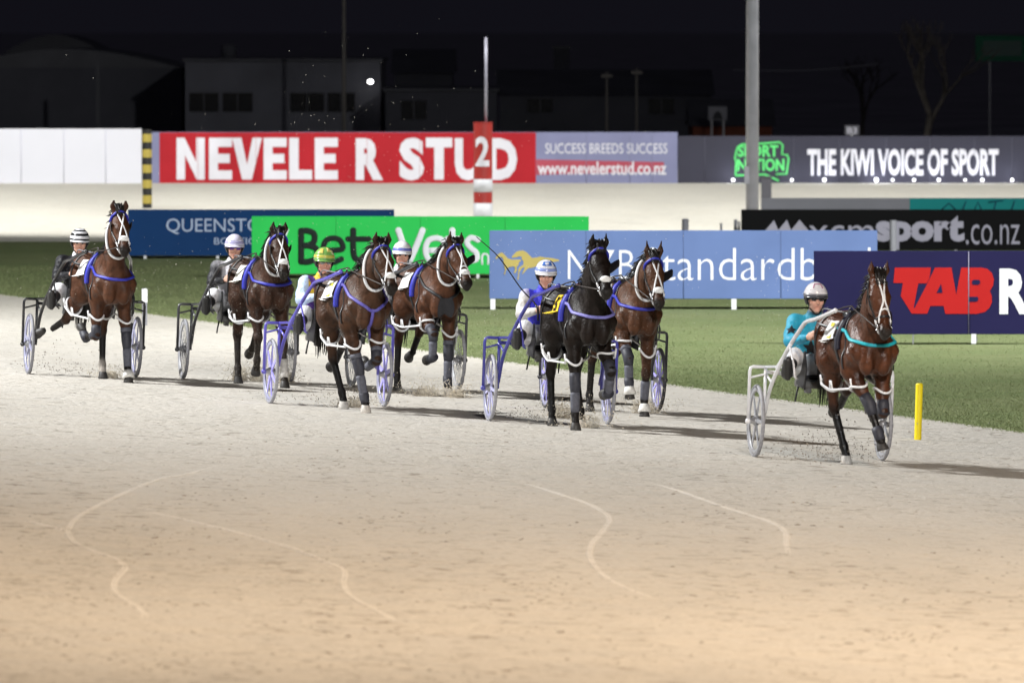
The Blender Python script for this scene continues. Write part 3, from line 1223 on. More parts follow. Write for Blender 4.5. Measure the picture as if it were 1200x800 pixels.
    if sp.get('bib'):
        vs, fs = [], []
        nu, nv = 7, 8
        for iu in range(nu):
            for iv in range(nv):
                u, v = -1 + 2 * iu / (nu - 1), iv / (nv - 1)
                vs.append((.92, u * (.075 + .03 * math.sin(v * 3.1)), 1.12 - .26 * v))
        Pp, Nn = B.project(np.array(vs), .02)
        for iu in range(nu - 1):
            for iv in range(nv - 1):
                a = iu * nv + iv
                fs.append((a, a + nv, a + nv + 1, a + 1))
        q = mesh_obj('chest_pad', list(Pp) + list(Pp - Nn * .012), fs + [tuple(reversed([k + nu * nv for k in f])) for f in fs], mat('sheepskin_dark', (.03, .03, .034), rough=.95, bump=.5, bscale=70), root, True)
    # girth, saddle, side pads
    mb = MB()
    strap(mb, B, [(.13, .34 * math.cos(a), 1.17 + .40 * math.sin(a)) for a in np.linspace(0, 2 * math.pi, 17)[:-1]], .055, off=.008, thick=.008, n=56, closed=True)
    for s in (-1, 1):
        strap(mb, B, [(.13, s * .30, 1.20), (-.15, s * .32, 1.36), (-.48, s * .28, 1.38), (-.80, s * .12, 1.36)], .022, off=.008, thick=.006, n=36)
        strap(mb, B, [(-.40, s * .05, 1.58), (-.40, s * .26, 1.40), (-.42, s * .34, 1.10), (-.45, s * .30, .95)], .018, off=.008, thick=.006, n=30)
        strap(mb, B, [(.30, s * .05, 1.56), (.36, s * .24, 1.35), (.46, s * .30, 1.10), (.52, s * .26, .95)], .018, off=.009, thick=.006, n=30)
    mb.build('girth', black, root, True)
    mb = MB()
    mb.box((.12, 0, 1.485), (.14, .22, .05), bev=.02)
    mb.box((.12, -.11, 1.455), (.15, .09, .05), Matrix.Rotation(R(-35), 3, 'X'), bev=.02)
    mb.box((.12, .11, 1.455), (.15, .09, .05), Matrix.Rotation(R(35), 3, 'X'), bev=.02)
    mb.build('harness_saddle', black, root)
    for s in (-1, 1):
        mb = MB()
        mb.tube([(.12, s * .085, 1.50), (.12, s * .09, 1.55), (.12, s * .105, 1.50)], .008, 6)
        mb.build('terret', steel, root, True)
        if sp.get('pads', True):
            mb = MB()
            strap(mb, B, [(.17, s * .12, 1.49), (.20, s * .22, 1.40), (.21, s * .31, 1.27), (.20, s * .33, 1.12)], .070, off=.018, thick=.022, n=26)
            mb.build('side_pad', trim, root, True)
        # number cloth
        vs, fs = [], []
        nu, nv = 8, 8
        for iu in range(nu):
            for iv in range(nv):
                u, v = iu / (nu - 1), iv / (nv - 1)
                cu = sp.get('cloth_u', (-.27, .31))
                vs.append((cu[0] + cu[1] * u, s * (.20 + .16 * v), 1.42 - .22 * v))
        Pp, Nn = B.project(np.array(vs), .018)
        for iu in range(nu - 1):
            for iv in range(nv - 1):
                a = iu * nv + iv
                fs.append((a, a + nv, a + nv + 1, a + 1))
        cl = mesh_obj('number_cloth', list(Pp) + list(Pp - Nn * .008), fs + [tuple(reversed([k + nu * nv for k in f])) for f in fs], mat('cloth_' + sp.get('cloth_name', 'white'), sp.get('cloth', (.75, .75, .74)), rough=.8, noise=.08), root, True)
        if sp.get('number'):
            tv, tf = text_shape(sp['number'], .03)
            tv = np.array(tv)
            w0, w1 = tv[:, 0].min(), tv[:, 0].max()
            z0, z1 = tv[:, 1].min(), tv[:, 1].max()
            un = .25 + .5 * (tv[:, 0] - w0) / (w1 - w0)
            if s > 0:
                un = 1 - un
            vn = .88 - .76 * (tv[:, 1] - z0) / (z1 - z0)
            cu = sp.get('cloth_u', (-.27, .31))
            q = np.stack([cu[0] + cu[1] * un, s * (.20 + .16 * vn), 1.42 - .22 * vn], 1)
            Pq, Nq = B.project(q, .026)
            mesh_obj('lettering', Pq, tf, mat('print_' + sp.get('num_name', 'black'), sp.get('num_col', (.01, .01, .012)), rough=.7), cl)
    # overcheck strap and reins
    mb = MB()
    mb.tube(spline([(.16, 0, 1.53), Mn + cr + np.array([.0, 0, .10]), Pl + np.array([-.02, 0, .085])], 14), .007, 6)
    mb.build('overcheck', black, root, True)
    hx = -1.42 + .44 / HS
    for s in (-1, 1):
        mb = MB()
        mb.tube(spline([(hx - .03, s * .13, 1.19), (hx + .03, s * .13, 1.22), (-.4, s * .12, 1.46), (.12, s * .095, 1.545), (.6, s * .17, 1.52), H(.475, s * .078, -.075)], 34), .0075, 6)
        mb.build('rein', mat('rein_brown', (.03, .022, .018), rough=.5), root, True)
        # trailing straps and rope ends over the back
        mb = MB()
        for q in range(3):
            y = s * (.06 + .05 * q)
            mb.tube(spline([(.10, y, 1.49), (-.10, y * 1.2, 1.47 + .012 * q), (-.42, y * 1.3, 1.485 + .008 * q), (-.72, y * .9, 1.44)], 16), .007, 5)
        mb.build('back_strap', mat('strap_grey', (.20, .20, .21), rough=.5), root, True)
    # hopples: a loop round each forearm and gaskin, joined along each side
    hop = sp.get('hopples', white)
    if sp.get('hop', True):
        for s, nm in ((-1, 'R'), (1, 'L')):
            mb = MB()
            ends = []
            for kind, rad, t, oy in (('F', .092, .52, .0), ('H', .108, .52, .0)):
                j = J[nm + kind]
                ax = (j['K'] - j['O'])
                ax /= np.linalg.norm(ax)
                c = j['O'] * (1 - t) + j['K'] * t + np.array([0, s * .006, 0])
                n1 = np.array([0, 1.0, 0])
                n1 = n1 - ax * (n1 @ ax)
                n1 /= np.linalg.norm(n1)
                n2 = np.cross(ax, n1)
                pts_ = []
                for a in np.linspace(0, 2 * math.pi, 29):
                    pts_.append(c + n1 * rad * .92 * math.cos(a) + n2 * rad * math.sin(a) + ax * (.03 * math.sin(a) + (.05 if kind == 'F' else .03) * math.cos(a) ** 2 * -1))
                mb.tube(pts_, .0125, 8, cap=False)
                o = c + np.array([0, s * rad * .95, .0])
                up = o + np.array([.0, s * .012, .095])
                mb.tube([o, up], .011, 6)
                ends.append(o)
            a, b = ends
            m_ = .5 * (a + b) + np.array([0, s * .05, -.03])
            mb.tube(spline([a, m_ + np.array([.08, 0, 0]), m_, m_ + np.array([-.08, 0, 0]), b], 18), .0115, 8)
            for q in (-.05, .05):
                mb.tube([m_ + np.array([q, 0, -.005]), m_ + np.array([q * .3, s * .01, .085])], .009, 6)
            mb.build('hopple', hop, root, True)
    # boots and bandages
    slate = mat('boot_slate', (.030, .031, .042), rough=.6, noise=.2, nscale=30)
    grey = mat('boot_grey', (.085, .088, .11), rough=.7, noise=.2, nscale=30)
    for key, spec_ in sp.get('boots', {}).items():
        j = J[key]
        O, K, T, P = j['O'], j['K'], j['T'], j['P']
        for b in spec_:
            mb = MB()
            m = slate
            if b == 'knee':
                u = (O - K) / np.linalg.norm(O - K)
                d = (T - K) / np.linalg.norm(T - K)
                mb.tube([K + u * .115, K + u * .07, K + np.array([.006, 0, 0]), K + d * .06, K + d * .10], [.057, .060, .063, .054, .047], 14)
                nm_ = 'knee_boot'
            elif b == 'kneetop':
                u = (O - K) / np.linalg.norm(O - K)
                mb.tube([K + u * .15, K + u * .10], [.062, .062], 14)
                m = grey
                nm_ = 'knee_boot_band'
            elif b == 'shin':
                d = (T - K) / np.linalg.norm(T - K)
                L = np.linalg.norm(T - K)
                mb.tube([K + d * .09, K + d * .12, K + d * (L - .05), K + d * (L - .01)], [.049, .052, .048, .046], 14)
                m = grey
                nm_ = 'shin_boot'
            elif b == 'fetlock':
                d = (P - T) / np.linalg.norm(P - T)
                mb.tube([T - d * .05, T, T + d * .05, T + d * .085], [.052, .056, .050, .048], 14)
                nm_ = 'fetlock_boot'
            elif b == 'bell':
                d = (P - T) / np.linalg.norm(P - T)
                mb.tube([P - d * .055, P - d * .01, P + d * .035], [.050, .062, .076], 16)
                m = mat('bell_boot_white', (.62, .61, .58), rough=.6, noise=.2, nscale=30)
                nm_ = 'bell_boot'
            elif b == 'sock':
                d = (T - K) / np.linalg.norm(T - K)
                L = np.linalg.norm(T - K)
                mb.tube([K + d * (L - .16), K + d * (L - .02), T, P - (P - T) * .3], [.045, .044, .053, .049], 14)
                m = mat('bandage_white', (.55, .53, .50), rough=.85, noise=.25, nscale=30)
                nm_ = 'bandage'
            mb.build(nm_, m, root, True)
    return root, J

# ------------------------------------------------------------------ lettering
def text_shape(s, bold=0.0, res=3, shear=0.0, spacing=1.0):
    cu = bpy.data.curves.new('lettering', 'FONT')
    cu.body = s
    cu.offset = bold
    cu.resolution_u = res
    cu.shear = shear
    cu.space_character = spacing
    ob = bpy.data.objects.new('lettering', cu)
    COL.objects.link(ob)
    bpy.context.view_layer.update()
    dg = bpy.context.evaluated_depsgraph_get()
    me = bpy.data.meshes.new_from_object(ob.evaluated_get(dg))
    vs = [tuple(v.co) for v in me.vertices]
    fs = [tuple(p.vertices) for p in me.polygons]
    bpy.data.meshes.remove(me)
    bpy.data.objects.remove(ob)
    bpy.data.curves.remove(cu)
    return vs, fs


# ------------------------------------------------------------------ drivers
def driver(sp):
    skin = np.array(sp.get('skin', (.60, .36, .27)))
    ln = sp.get('lean', -.05)
    P = np.array([.0, 0, .93])
    C = np.array([.02 + ln * .6, 0, 1.21])
    N = np.array([.04 + ln, 0, 1.405])
    hy = R(sp.get('hyaw', -7))
    hp = R(sp.get('hpitch', 0))
    Hd = N + np.array([.035 + .02 * math.sin(hp), .0, .15])
    f = np.array([math.cos(hy) * math.cos(hp), math.sin(hy) * math.cos(hp), -math.sin(hp)])
    l = np.array([-math.sin(hy), math.cos(hy), 0])
    u = np.cross(f, l)
    Ax = rot_axes(f, l, u)
    Q = lambda a, b, c: Hd + a * f + b * l + c * u
    sh = {s: np.array([.02 + ln, s * .185, 1.345]) for s in (-1, 1)}
    wr = {s: np.array(sp.get('wr', {}).get(s, (.43, s * .15, 1.215)), float) for s in (-1, 1)}
    el = {s: .5 * (sh[s] + wr[s]) + np.array([-.06, s * .085, -.11]) for s in (-1, 1)}
    hip = {s: np.array([.02, s * .095, .90]) for s in (-1, 1)}
    kn = {s: np.array([.42, s * .27, 1.035]) for s in (-1, 1)}
    an = {s: np.array([.73, s * .405, .905]) for s in (-1, 1)}

    B = Body((-.22, -.52, .74), (.95, .52, 1.80), .0095)
    cs = tuple(skin)
    # trunk, neck, head
    B.cone(P, C, .125, .13, k=.05, col=cs, sq=((1, 0, 0), .8))
    B.cone(C, N + np.array([-.01, 0, -.08]), .14, .10, k=.05, col=cs, sq=((1, 0, 0), .75))
    B.cone(N + np.array([-.01, 0, -.05]), Hd + np.array([-.015, 0, -.03]), .058, .052, k=.03, col=cs)
    B.ell(Q(-.01, 0, .035), (.095, .074, .095), Ax, k=.02, col=cs)
    B.ell(Q(.018, 0, -.035), (.072, .062, .085), Ax, k=.03, col=cs)
    B.ell(Q(.062, 0, -.10), (.026, .026, .022), Ax, k=.02, col=cs)
    B.cone(Q(.082, 0, .012), Q(.103, 0, -.028), .010, .015, k=.012, col=tuple(skin * np.array([1.05, .92, .9])))
    lip = skin * np.array([.72, .42, .42])
    B.ell(Q(.083, 0, -.062), (.012, .026, .007), Ax, k=.006, col=tuple(lip))
    B.ell(Q(.081, 0, -.075), (.012, .022, .007), Ax, k=.006, col=tuple(lip))
    if sp.get('mouth_open'):
        B.ell(Q(.088, 0, -.069), (.018, .019, .009), Ax, k=.006, sub=True)
    for s in (-1, 1):
        B.ell(Q(.090, s * .032, .012), (.016, .018, .012), Ax, k=.010, sub=True)
        B.ell(Q(.060, s * .045, -.02), (.026, .020, .022), Ax, k=.02, col=tuple(skin * np.array([1.05, .88, .86])))
        B.ell(Q(-.005, s * .076, -.01), (.020, .010, .030), Ax, k=.010, col=cs)
        B.cone(sh[s], el[s], .052, .042, k=.04, col=cs)
        B.cone(el[s], wr[s], .040, .027, k=.03, col=cs)
        d = np.array([.075, -s * .02, .018])
        d /= np.linalg.norm(d)
        pc = wr[s] + d * .045
        dn = np.array([0, 0, -1.0])
        ins = np.array([0, -s, 0.0])
        M = rot_axes(d, np.cross(dn, d), -dn)
        hc = tuple(np.array(sp.get('glove', skin)))
        B.ell(pc, (.050, .018, .042), M, k=.015, col=hc)
        for q, (ln_, off) in enumerate(((.042, .030), (.047, .010), (.043, -.011), (.034, -.030))):
            kx = wr[s] + d * .088 + np.array([0, 0, off])
            m1 = kx + d * ln_ * .55 + ins * .018
            m2 = m1 + ins * .026 - d * .012
            m3 = m2 - d * .026 + ins * .004
            B.cone(kx - d * .02, m1, .0105, .0100, k=.006, col=hc)
            B.cone(m1, m2, .0100, .0092, k=.005, col=hc)
            B.cone(m2, m3, .0092, .0082, k=.005, col=hc)
        t0 = wr[s] + d * .035 + np.array([0, 0, .030])
        t1 = t0 + d * .030 + np.array([0, 0, .018]) + ins * .022
        t2 = t1 + d * .026 + ins * .010 + np.array([0, 0, -.006])
        B.cone(t0, t1, .0125, .0115, k=.008, col=hc)
        B.cone(t1, t2, .0115, .0092, k=.006, col=hc)
        B.cone(hip[s], kn[s], .080, .056, k=.05, col=cs)
        B.cone(kn[s], an[s], .052, .036, k=.03, col=cs)
        B.cone(an[s], an[s] + np.array([.06, s * .01, .09]), .036, .030, k=.02, col=cs)
    root = empty('person', sp['loc'], (sp.get('roll', 0), 0, sp['yaw']))
    tag(root, sp['label'], 'person', 'drivers seated on the race sulkies')
    B.build('body', vcol_mat('skin', rough=.5, spec=.35, noise=.06, nscale=40, bump=.03), root, skin)

    # silks
    G = Body((-.24, -.54, .80), (.52, .54, 1.47), .011)
    jc, sc = np.array(sp['jacket']), np.array(sp['sleeve'])
    G.cone(P + np.array([0, 0, -.02]), C, .150, .155, k=.06, col=tuple(jc), sq=((1, 0, 0), .82))
    G.cone(C, N + np.array([-.01, 0, -.075]), .162, .122, k=.06, col=tuple(jc), sq=((1, 0, 0), .78))
    G.cone(N + np.array([-.01, 0, -.05]), N + np.array([0, 0, .035]), .075, .068, k=.02, col=tuple(sp.get('neck', jc)))
    for s in (-1, 1):
        G.ell(sh[s] + np.array([0, -s * .02, .0]), (.075, .075, .07), k=.05, col=tuple(sc if sp.get('yoke') else jc))
        G.cone(sh[s], el[s], .072, .062, k=.04, col=tuple(sc))
        G.ell(.4 * sh[s] + .6 * el[s] + np.array([-.02, s * .012, -.02]), (.06, .06, .065), k=.04, col=tuple(sc))
        G.cone(el[s], wr[s] - (wr[s] - el[s]) * .06, .060, .036, k=.03, col=tuple(sp.get('cuff', sc)))
    pat = sp.get('pattern')
    G.build('silks_jacket', vcol_mat('silks', rough=.48, spec=.2, noise=.12, nscale=22, bump=1.0, bscale=15, sheen=.02, dust=.22), root, jc, pat)
    for (pt, nrm_axis, rad, kind, colr) in sp.get('stars', ()):
        pts_ = []
        nn = 10
        cpt = np.array(pt, float)
        cp, cn = G.project(cpt[None, :], .004)
        cp, cn = cp[0], cn[0]
        a1 = np.cross(cn, np.array([0, 0, 1.0]))
        a1 /= np.linalg.norm(a1) + 1e-9
        a2 = np.cross(a1, cn)
        vs = [cp]
        for q in range(nn):
            r_ = rad if q % 2 == 0 else rad * .45
            a = math.pi / 2 + 2 * math.pi * q / nn
            vs.append(cp + a1 * r_ * math.cos(a) + a2 * r_ * math.sin(a))
        # subdivide fan to hug the cloth
        V2, F2 = [], []
        for q in range(nn):
            A, Bq, Cq = vs[0], vs[1 + q], vs[1 + (q + 1) % nn]
            i0 = len(V2)
            for t in np.linspace(0, 1, 5):
                V2.append(A + (Bq - A) * t)
                V2.append(A + (Cq - A) * t)
            for t in range(4):
                F2.append((i0 + 2 * t, i0 + 2 * t + 2, i0 + 2 * t + 3, i0 + 2 * t + 1))
        V3, _ = G.project(np.array(V2), .005)
        mesh_obj('star_patch', V3, F2, mat('star_' + kind, colr, rough=.6), root)
    # trousers
    T = Body((-.24, -.52, .76), (.88, .52, 1.16), .011)
    tc = np.array(sp.get('trousers', (.74, .74, .76)))
    T.cone(P + np.array([-.01, 0, -.03]), P + np.array([.03, 0, .02]), .150, .145, k=.05, col=tuple(tc))
    for s in (-1, 1):
        T.cone(hip[s], kn[s], .105, .078, k=.06, col=tuple(tc))
        T.ell(.45 * hip[s] + .55 * kn[s] + np.array([0, 0, -.03]), (.11, .07, .06), k=.05, col=tuple(tc))
        T.cone(kn[s], .25 * kn[s] + .75 * an[s], .074, .056, k=.04, col=tuple(tc))
    T.build('trousers', MATS['silks'], root, tc)
    for s in (-1, 1):
        Z = Body((.42, min(s * .24, s * .52), .76), (.98, max(s * .24, s * .52), 1.14), .011)
        bc = np.array(sp.get('boot', (.014, .014, .016)))
        Z.cone(.5 * kn[s] + .5 * an[s], an[s], .064, .052, k=.02, col=tuple(bc))
        Z.cone(an[s] + np.array([.0, 0, -.03]), an[s] + np.array([.065, s * .012, .10]), .050, .040, k=.03, col=tuple(bc))
        Z.cone(an[s] + np.array([.045, 0, -.06]), an[s] + np.array([.095, s * .012, .11]), .030, .028, k=.015, col=tuple(np.array([.02, .02, .02])), sq=((1, 0, .4), .6))
        Z.build('boot', vcol_mat('boot_leather', rough=.4, spec=.5, noise=.15, bump=.1), root, bc)
    # helmet
    Mx = Matrix([[float(Ax[i][j]) for j in range(3)] for i in range(3)])
    rx, ry, rz = .130, .110, .128
    cen = Q(-.018, 0, .040)

    def shell(name, lat0, lat1, az0, az1, off, m, nu=28, nv=10):
        vs, fs = [], []
        for lay in (0, 1):
            o = off if lay == 0 else off - .012
            for i in range(nu + 1):
                for k in range(nv + 1):
                    az = R(az0 + (az1 - az0) * i / nu)
                    la = R(lat0 + (lat1 - lat0) * k / nv)
                    v = Vector(((rx + o) * math.cos(la) * math.cos(az), (ry + o) * math.cos(la) * math.sin(az), (rz + o) * math.sin(la)))
                    vs.append(Vector(cen) + Mx @ v)
        n = (nu + 1) * (nv + 1)
        for i in range(nu):
            for k in range(nv):
                a = i * (nv + 1) + k
                b = a + nv + 1
                fs.append((a, b, b + 1, a + 1))
                fs.append((n + a, n + a + 1, n + b + 1, n + b))
        ed = [(i * (nv + 1), (i + 1) * (nv + 1)) for i in range(nu)] + [((i + 1) * (nv + 1) + nv, i * (nv + 1) + nv) for i in range(nu)]
        if abs(az1 - az0) < 359:
            ed += [(k + 1, k) for k in range(nv)] + [(nu * (nv + 1) + k, nu * (nv + 1) + k + 1) for k in range(nv)]
        for a, b in ed:
            fs.append((a, a + n, b + n, b))
        return MB().add(vs, fs).build(name, m, hel, True)
    hel = empty('helmet')
    hel.parent = root
    hm = lambda c, nm: mat('helmet_' + nm, c, rough=.22, spec=.5, coat=.4)
    top, band, low = sp['helmet']
    shell('helmet_crown', 22, 90, -180, 180, .002, hm(*top))
    shell('helmet_band', 8, 22, -180, 180, .003, hm(*band), 28, 3)
    shell('helmet_rim', -2, 8, -180, 180, .003, hm(*low), 28, 2)
    shell('helmet_guard', -42, -2, 62, 298, .000, mat('helmet_lining', (.012, .012, .014), rough=.6), 24, 4)
    for (l0, l1, a0, a1_, c) in sp.get('helmet_marks', ()):
        shell('helmet_mark', l0, l1, a0, a1_, .0065, hm(*c), 10, 5)
    # peak
    vs, fs = [], []
    nu = 14
    for lay in (0, -.008):
        for i in range(nu + 1):
            az = R(-72 + 144 * i / nu)
            for rr_ in (1.0, 1.24):
                k = rr_ if rr_ == 1.0 else 1 + .24 * math.cos(az) ** .6
                vs.append(Vector(cen) + Mx @ Vector((rx * k * math.cos(az), ry * (1 + (k - 1) * .5) * math.sin(az), .004 + lay - (.016 if rr_ > 1 else 0))))
    n = 2 * (nu + 1)
    for i in range(nu):
        a = 2 * i
        fs += [(a, a + 1, a + 3, a + 2), (n + a, n + a + 2, n + a + 3, n + a + 1), (a + 1, a + 1 + n, a + 3 + n, a + 3), (a, a + 2, a + 2 + n, a + n)]
    fs += [(0, n, n + 1, 1), (2 * nu, 2 * nu + 1, n + 2 * nu + 1, n + 2 * nu)]
    MB().add(vs, fs).build('helmet_peak', hm(*sp.get('peak', low)), hel, True)
    mb = MB()
    for s in (-1, 1):
        mb.tube([Q(.01, s * .082, .01), Q(.03, s * .068, -.07), Q(.055, s * .02, -.125), Q(.06, 0, -.128)], .006, 5)
    mb.build('chin_strap', mat('helmet_lining', (.012, .012, .014)), hel, True)
    # eyes or eyewear
    if sp.get('glasses'):
        gm = mat('lens_' + sp['glasses'][1], sp['glasses'][0], rough=.08, spec=.8, coat=.6)
        mb = MB()
        for s in (-1, 1):
            mb.ball(Q(.084, s * .033, .010), (.014, .030, .020), 10, 7, Mx)
        mb.tube([Q(.098, -.02, .014), Q(.098, .02, .014)], .004, 5)
        mb.tube([Q(-.02, -.085, .014), Q(.07, -.066, .014)], .005, 5)
        mb.tube([Q(-.02, .085, .014), Q(.07, .066, .014)], .005, 5)
        mb.build('glasses', gm, root, True)
    else:
        for s in (-1, 1):
            mb = MB()
            mb.ball(Q(.078, s * .032, .010), .0125, 10, 7)
            o = mb.build('eye', mat('eye_dark', (.02, .015, .012), rough=.15), root, True)
    return root, dict(wr=wr, Hd=Hd)


# ------------------------------------------------------------------ sulkies
def sulky(sp):
    root = empty('race_sulky', sp['loc'], (sp.get('roll', 0), 0, sp['yaw']))
    tag(root, sp['label'], 'sulky', 'race sulkies pulled by the horses')
    fr = mat('sulky_' + sp['frame'][1], sp['frame'][0], rough=.32, spec=.5, coat=.3, noise=.06, nscale=20)
    dk = mat('sulky_dark', (.016, .016, .018), rough=.5, noise=.2, nscale=20)
    HW = .61
    for s in (-1, 1):
        wheel = empty('wheel', (0, s * HW, .34))
        wheel.parent = root
        mb = MB()
        mb.lathe([(.313, -.016), (.330, -.018), (.339, -.010), (.341, 0), (.339, .010), (.330, .018), (.313, .016)], 56, 'y', closed=True)
        o = mb.build('tyre', mat('tyre_' + sp['tyre'][1], sp['tyre'][0], rough=.6, noise=.2, nscale=30), wheel, True)
        mb = MB()
        mb.lathe([(.272, -.004), (.285, -.010), (.312, -.014), (.312, .014), (.285, .010), (.272, .004)], 56, 'y', closed=True)
        mb.build('rim', mat('rim_' + sp['rim'][1], sp['rim'][0], rough=.35, spec=.5, noise=.08), wheel, True)
        mb = MB()
        mb.lathe([(0, -.055), (.022, -.055), (.030, -.03), (.042, -.022), (.042, .022), (.030, .03), (.022, .055), (0, .055)], 20, 'y')
        mb.build('hub', mat('hub_grey', (.35, .35, .37), rough=.35, metal=.6), wheel, True)
        mb = MB()
        ns = sp.get('spokes', 8)
        ph = sp.get('phase', 0) + s * .3
        for k in range(ns):
            a = ph + 2 * math.pi * k / ns
            w = sp.get('spoke_w', .028)
            for side in (-1, 1):
                p0 = Vector((.036 * math.cos(a), side * .018, .036 * math.sin(a)))
                p1 = Vector((.276 * math.cos(a), side * .003, .276 * math.sin(a)))
                if side < 0 and w > .02:
                    continue
                if w > .02:
                    p0.y = 0
                    p1.y = 0
                t = Vector((-math.sin(a), 0, math.cos(a))) * w / 2
                h = Vector((0, .008 if w > .02 else .002, 0))
                vs = [p0 + t * 1.2 + h, p0 - t * 1.2 + h, p0 - t * 1.2 - h, p0 + t * 1.2 - h, p1 + t * .8 + h * .5, p1 - t * .8 + h * .5, p1 - t * .8 - h * .5, p1 + t * .8 - h * .5]
                mb.add(vs, [(0, 1, 2, 3), (7, 6, 5, 4), (0, 4, 5, 1), (1, 5, 6, 2), (2, 6, 7, 3), (3, 7, 4, 0)])
        mb.build('spokes', mat('spoke_' + sp['spoke'][1], sp['spoke'][0], rough=.4, spec=.5), wheel)
        # wheel arch
        mb = MB()
        yo, yi = s * (HW + .075), s * (HW - .075)
        mb.tube([(0, yo, .33), (0, yo, .80), (0, yo - s * .008, .835), (0, yo - s * .03, .845), (0, yi, .845)], .0155, 10)
        mb.tube([(0, yi, .33), (0, yi, .845)], .0155, 10)
        mb.tube([(0, yo, .74), (0, yi, .78)], .010, 8)
        mb.ball((0, yo, .335), .028, 10, 7)
        mb.build('wheel_arch', fr, root, True)
        # shaft: from the hub up along the horse's side to the saddle
        mb = MB()
        pth = spline([(-.03, yi - s * .01, .40), (.20, s * .52, .68), (.50, s * .455, 1.0), (.82, s * .385, 1.25), (.95, s * .36, 1.31), (1.15, s * .325, 1.34), (1.50, s * .225, 1.43)], 40)
        mb.tube(pth, [.019] * 40, 10)
        mb.ball(pth[-1], .024, 8, 6)
        mb.build('shaft', fr, root, True)
        mb = MB()
        mb.tube([(0, yi, .845), (.30, s * .49, .86), (.62, s * .435, 1.085)], .0145, 8)
        mb.tube([(0, yi, .79), (.22, s * .515, .70)], .011, 8)
        mb.tube([(.28, s * .495, .85), (.33, s * .485, .82)], .011, 8)
        mb.build('shaft_brace', fr, root, True)
        # stirrup and foot rest
        mb = MB()
        mb.tube([(.60, s * .44, 1.05), (.78, s * .44, .90), (.80, s * .43, .79), (.76, s * .40, .77), (.40, s * .47, .86)], .010, 8)
        mb.build('foot_rest', fr, root, True)
        # mud screen beside the seat
        vs = [(.04, s * .235, .94), (.44, s * .255, 1.02), (.58, s * .265, .86), (.50, s * .26, .66), (.06, s * .24, .70)]
        th = Vector((0, s * .012, 0))
        v2 = [Vector(v) for v in vs] + [Vector(v) + th for v in vs]
        n = 5
        MB().add(v2, [tuple(range(n)), tuple(reversed(range(n, 2 * n)))] + [(i, i + n, (i + 1) % n + n, (i + 1) % n) for i in range(n)]).build('mud_screen', dk, root)
    mb = MB()
    mb.tube([(0, -(HW - .075), .80), (-.02, -.3, .785), (-.02, .3, .785), (0, HW - .075, .80)], .019, 10)
    mb.build('axle_bar', fr, root, True)
    mb = MB()
    mb.box((-.06, 0, .765), (.34, .40, .045), bev=.02)
    mb.box((-.23, 0, .82), (.05, .38, .10), bev=.02)
    mb.build('seat', dk, root)
    mb = MB()
    mb.box((.06, 0, .70), (.42, .46, .075), bev=.025)
    mb.box((.20, -.17, .645), (.12, .05, .05), bev=.01)
    mb.box((.20, .17, .645), (.12, .05, .05), bev=.01)
    mb.build('under_tray', mat('tray_' + sp.get('tray', ((.10, .095, .09), 'grey'))[1], sp.get('tray', ((.10, .095, .09), 'grey'))[0], rough=.5, noise=.2, nscale=14), root)
    mb = MB()
    mb.tube([(.02, -.22, .69), (.0, -.235, .58), (-.01, -.24, .53)], .009, 6)
    mb.build('kick_stand', dk, root, True)
    return root

# ------------------------------------------------------------------ boards and hoardings
PAINT = {}


def paint(name, col, rough=.75):
    return mat('print_' + name, col, rough=rough, spec=.12, noise=.08, nscale=1.1, bump=.12, bscale=1.6)


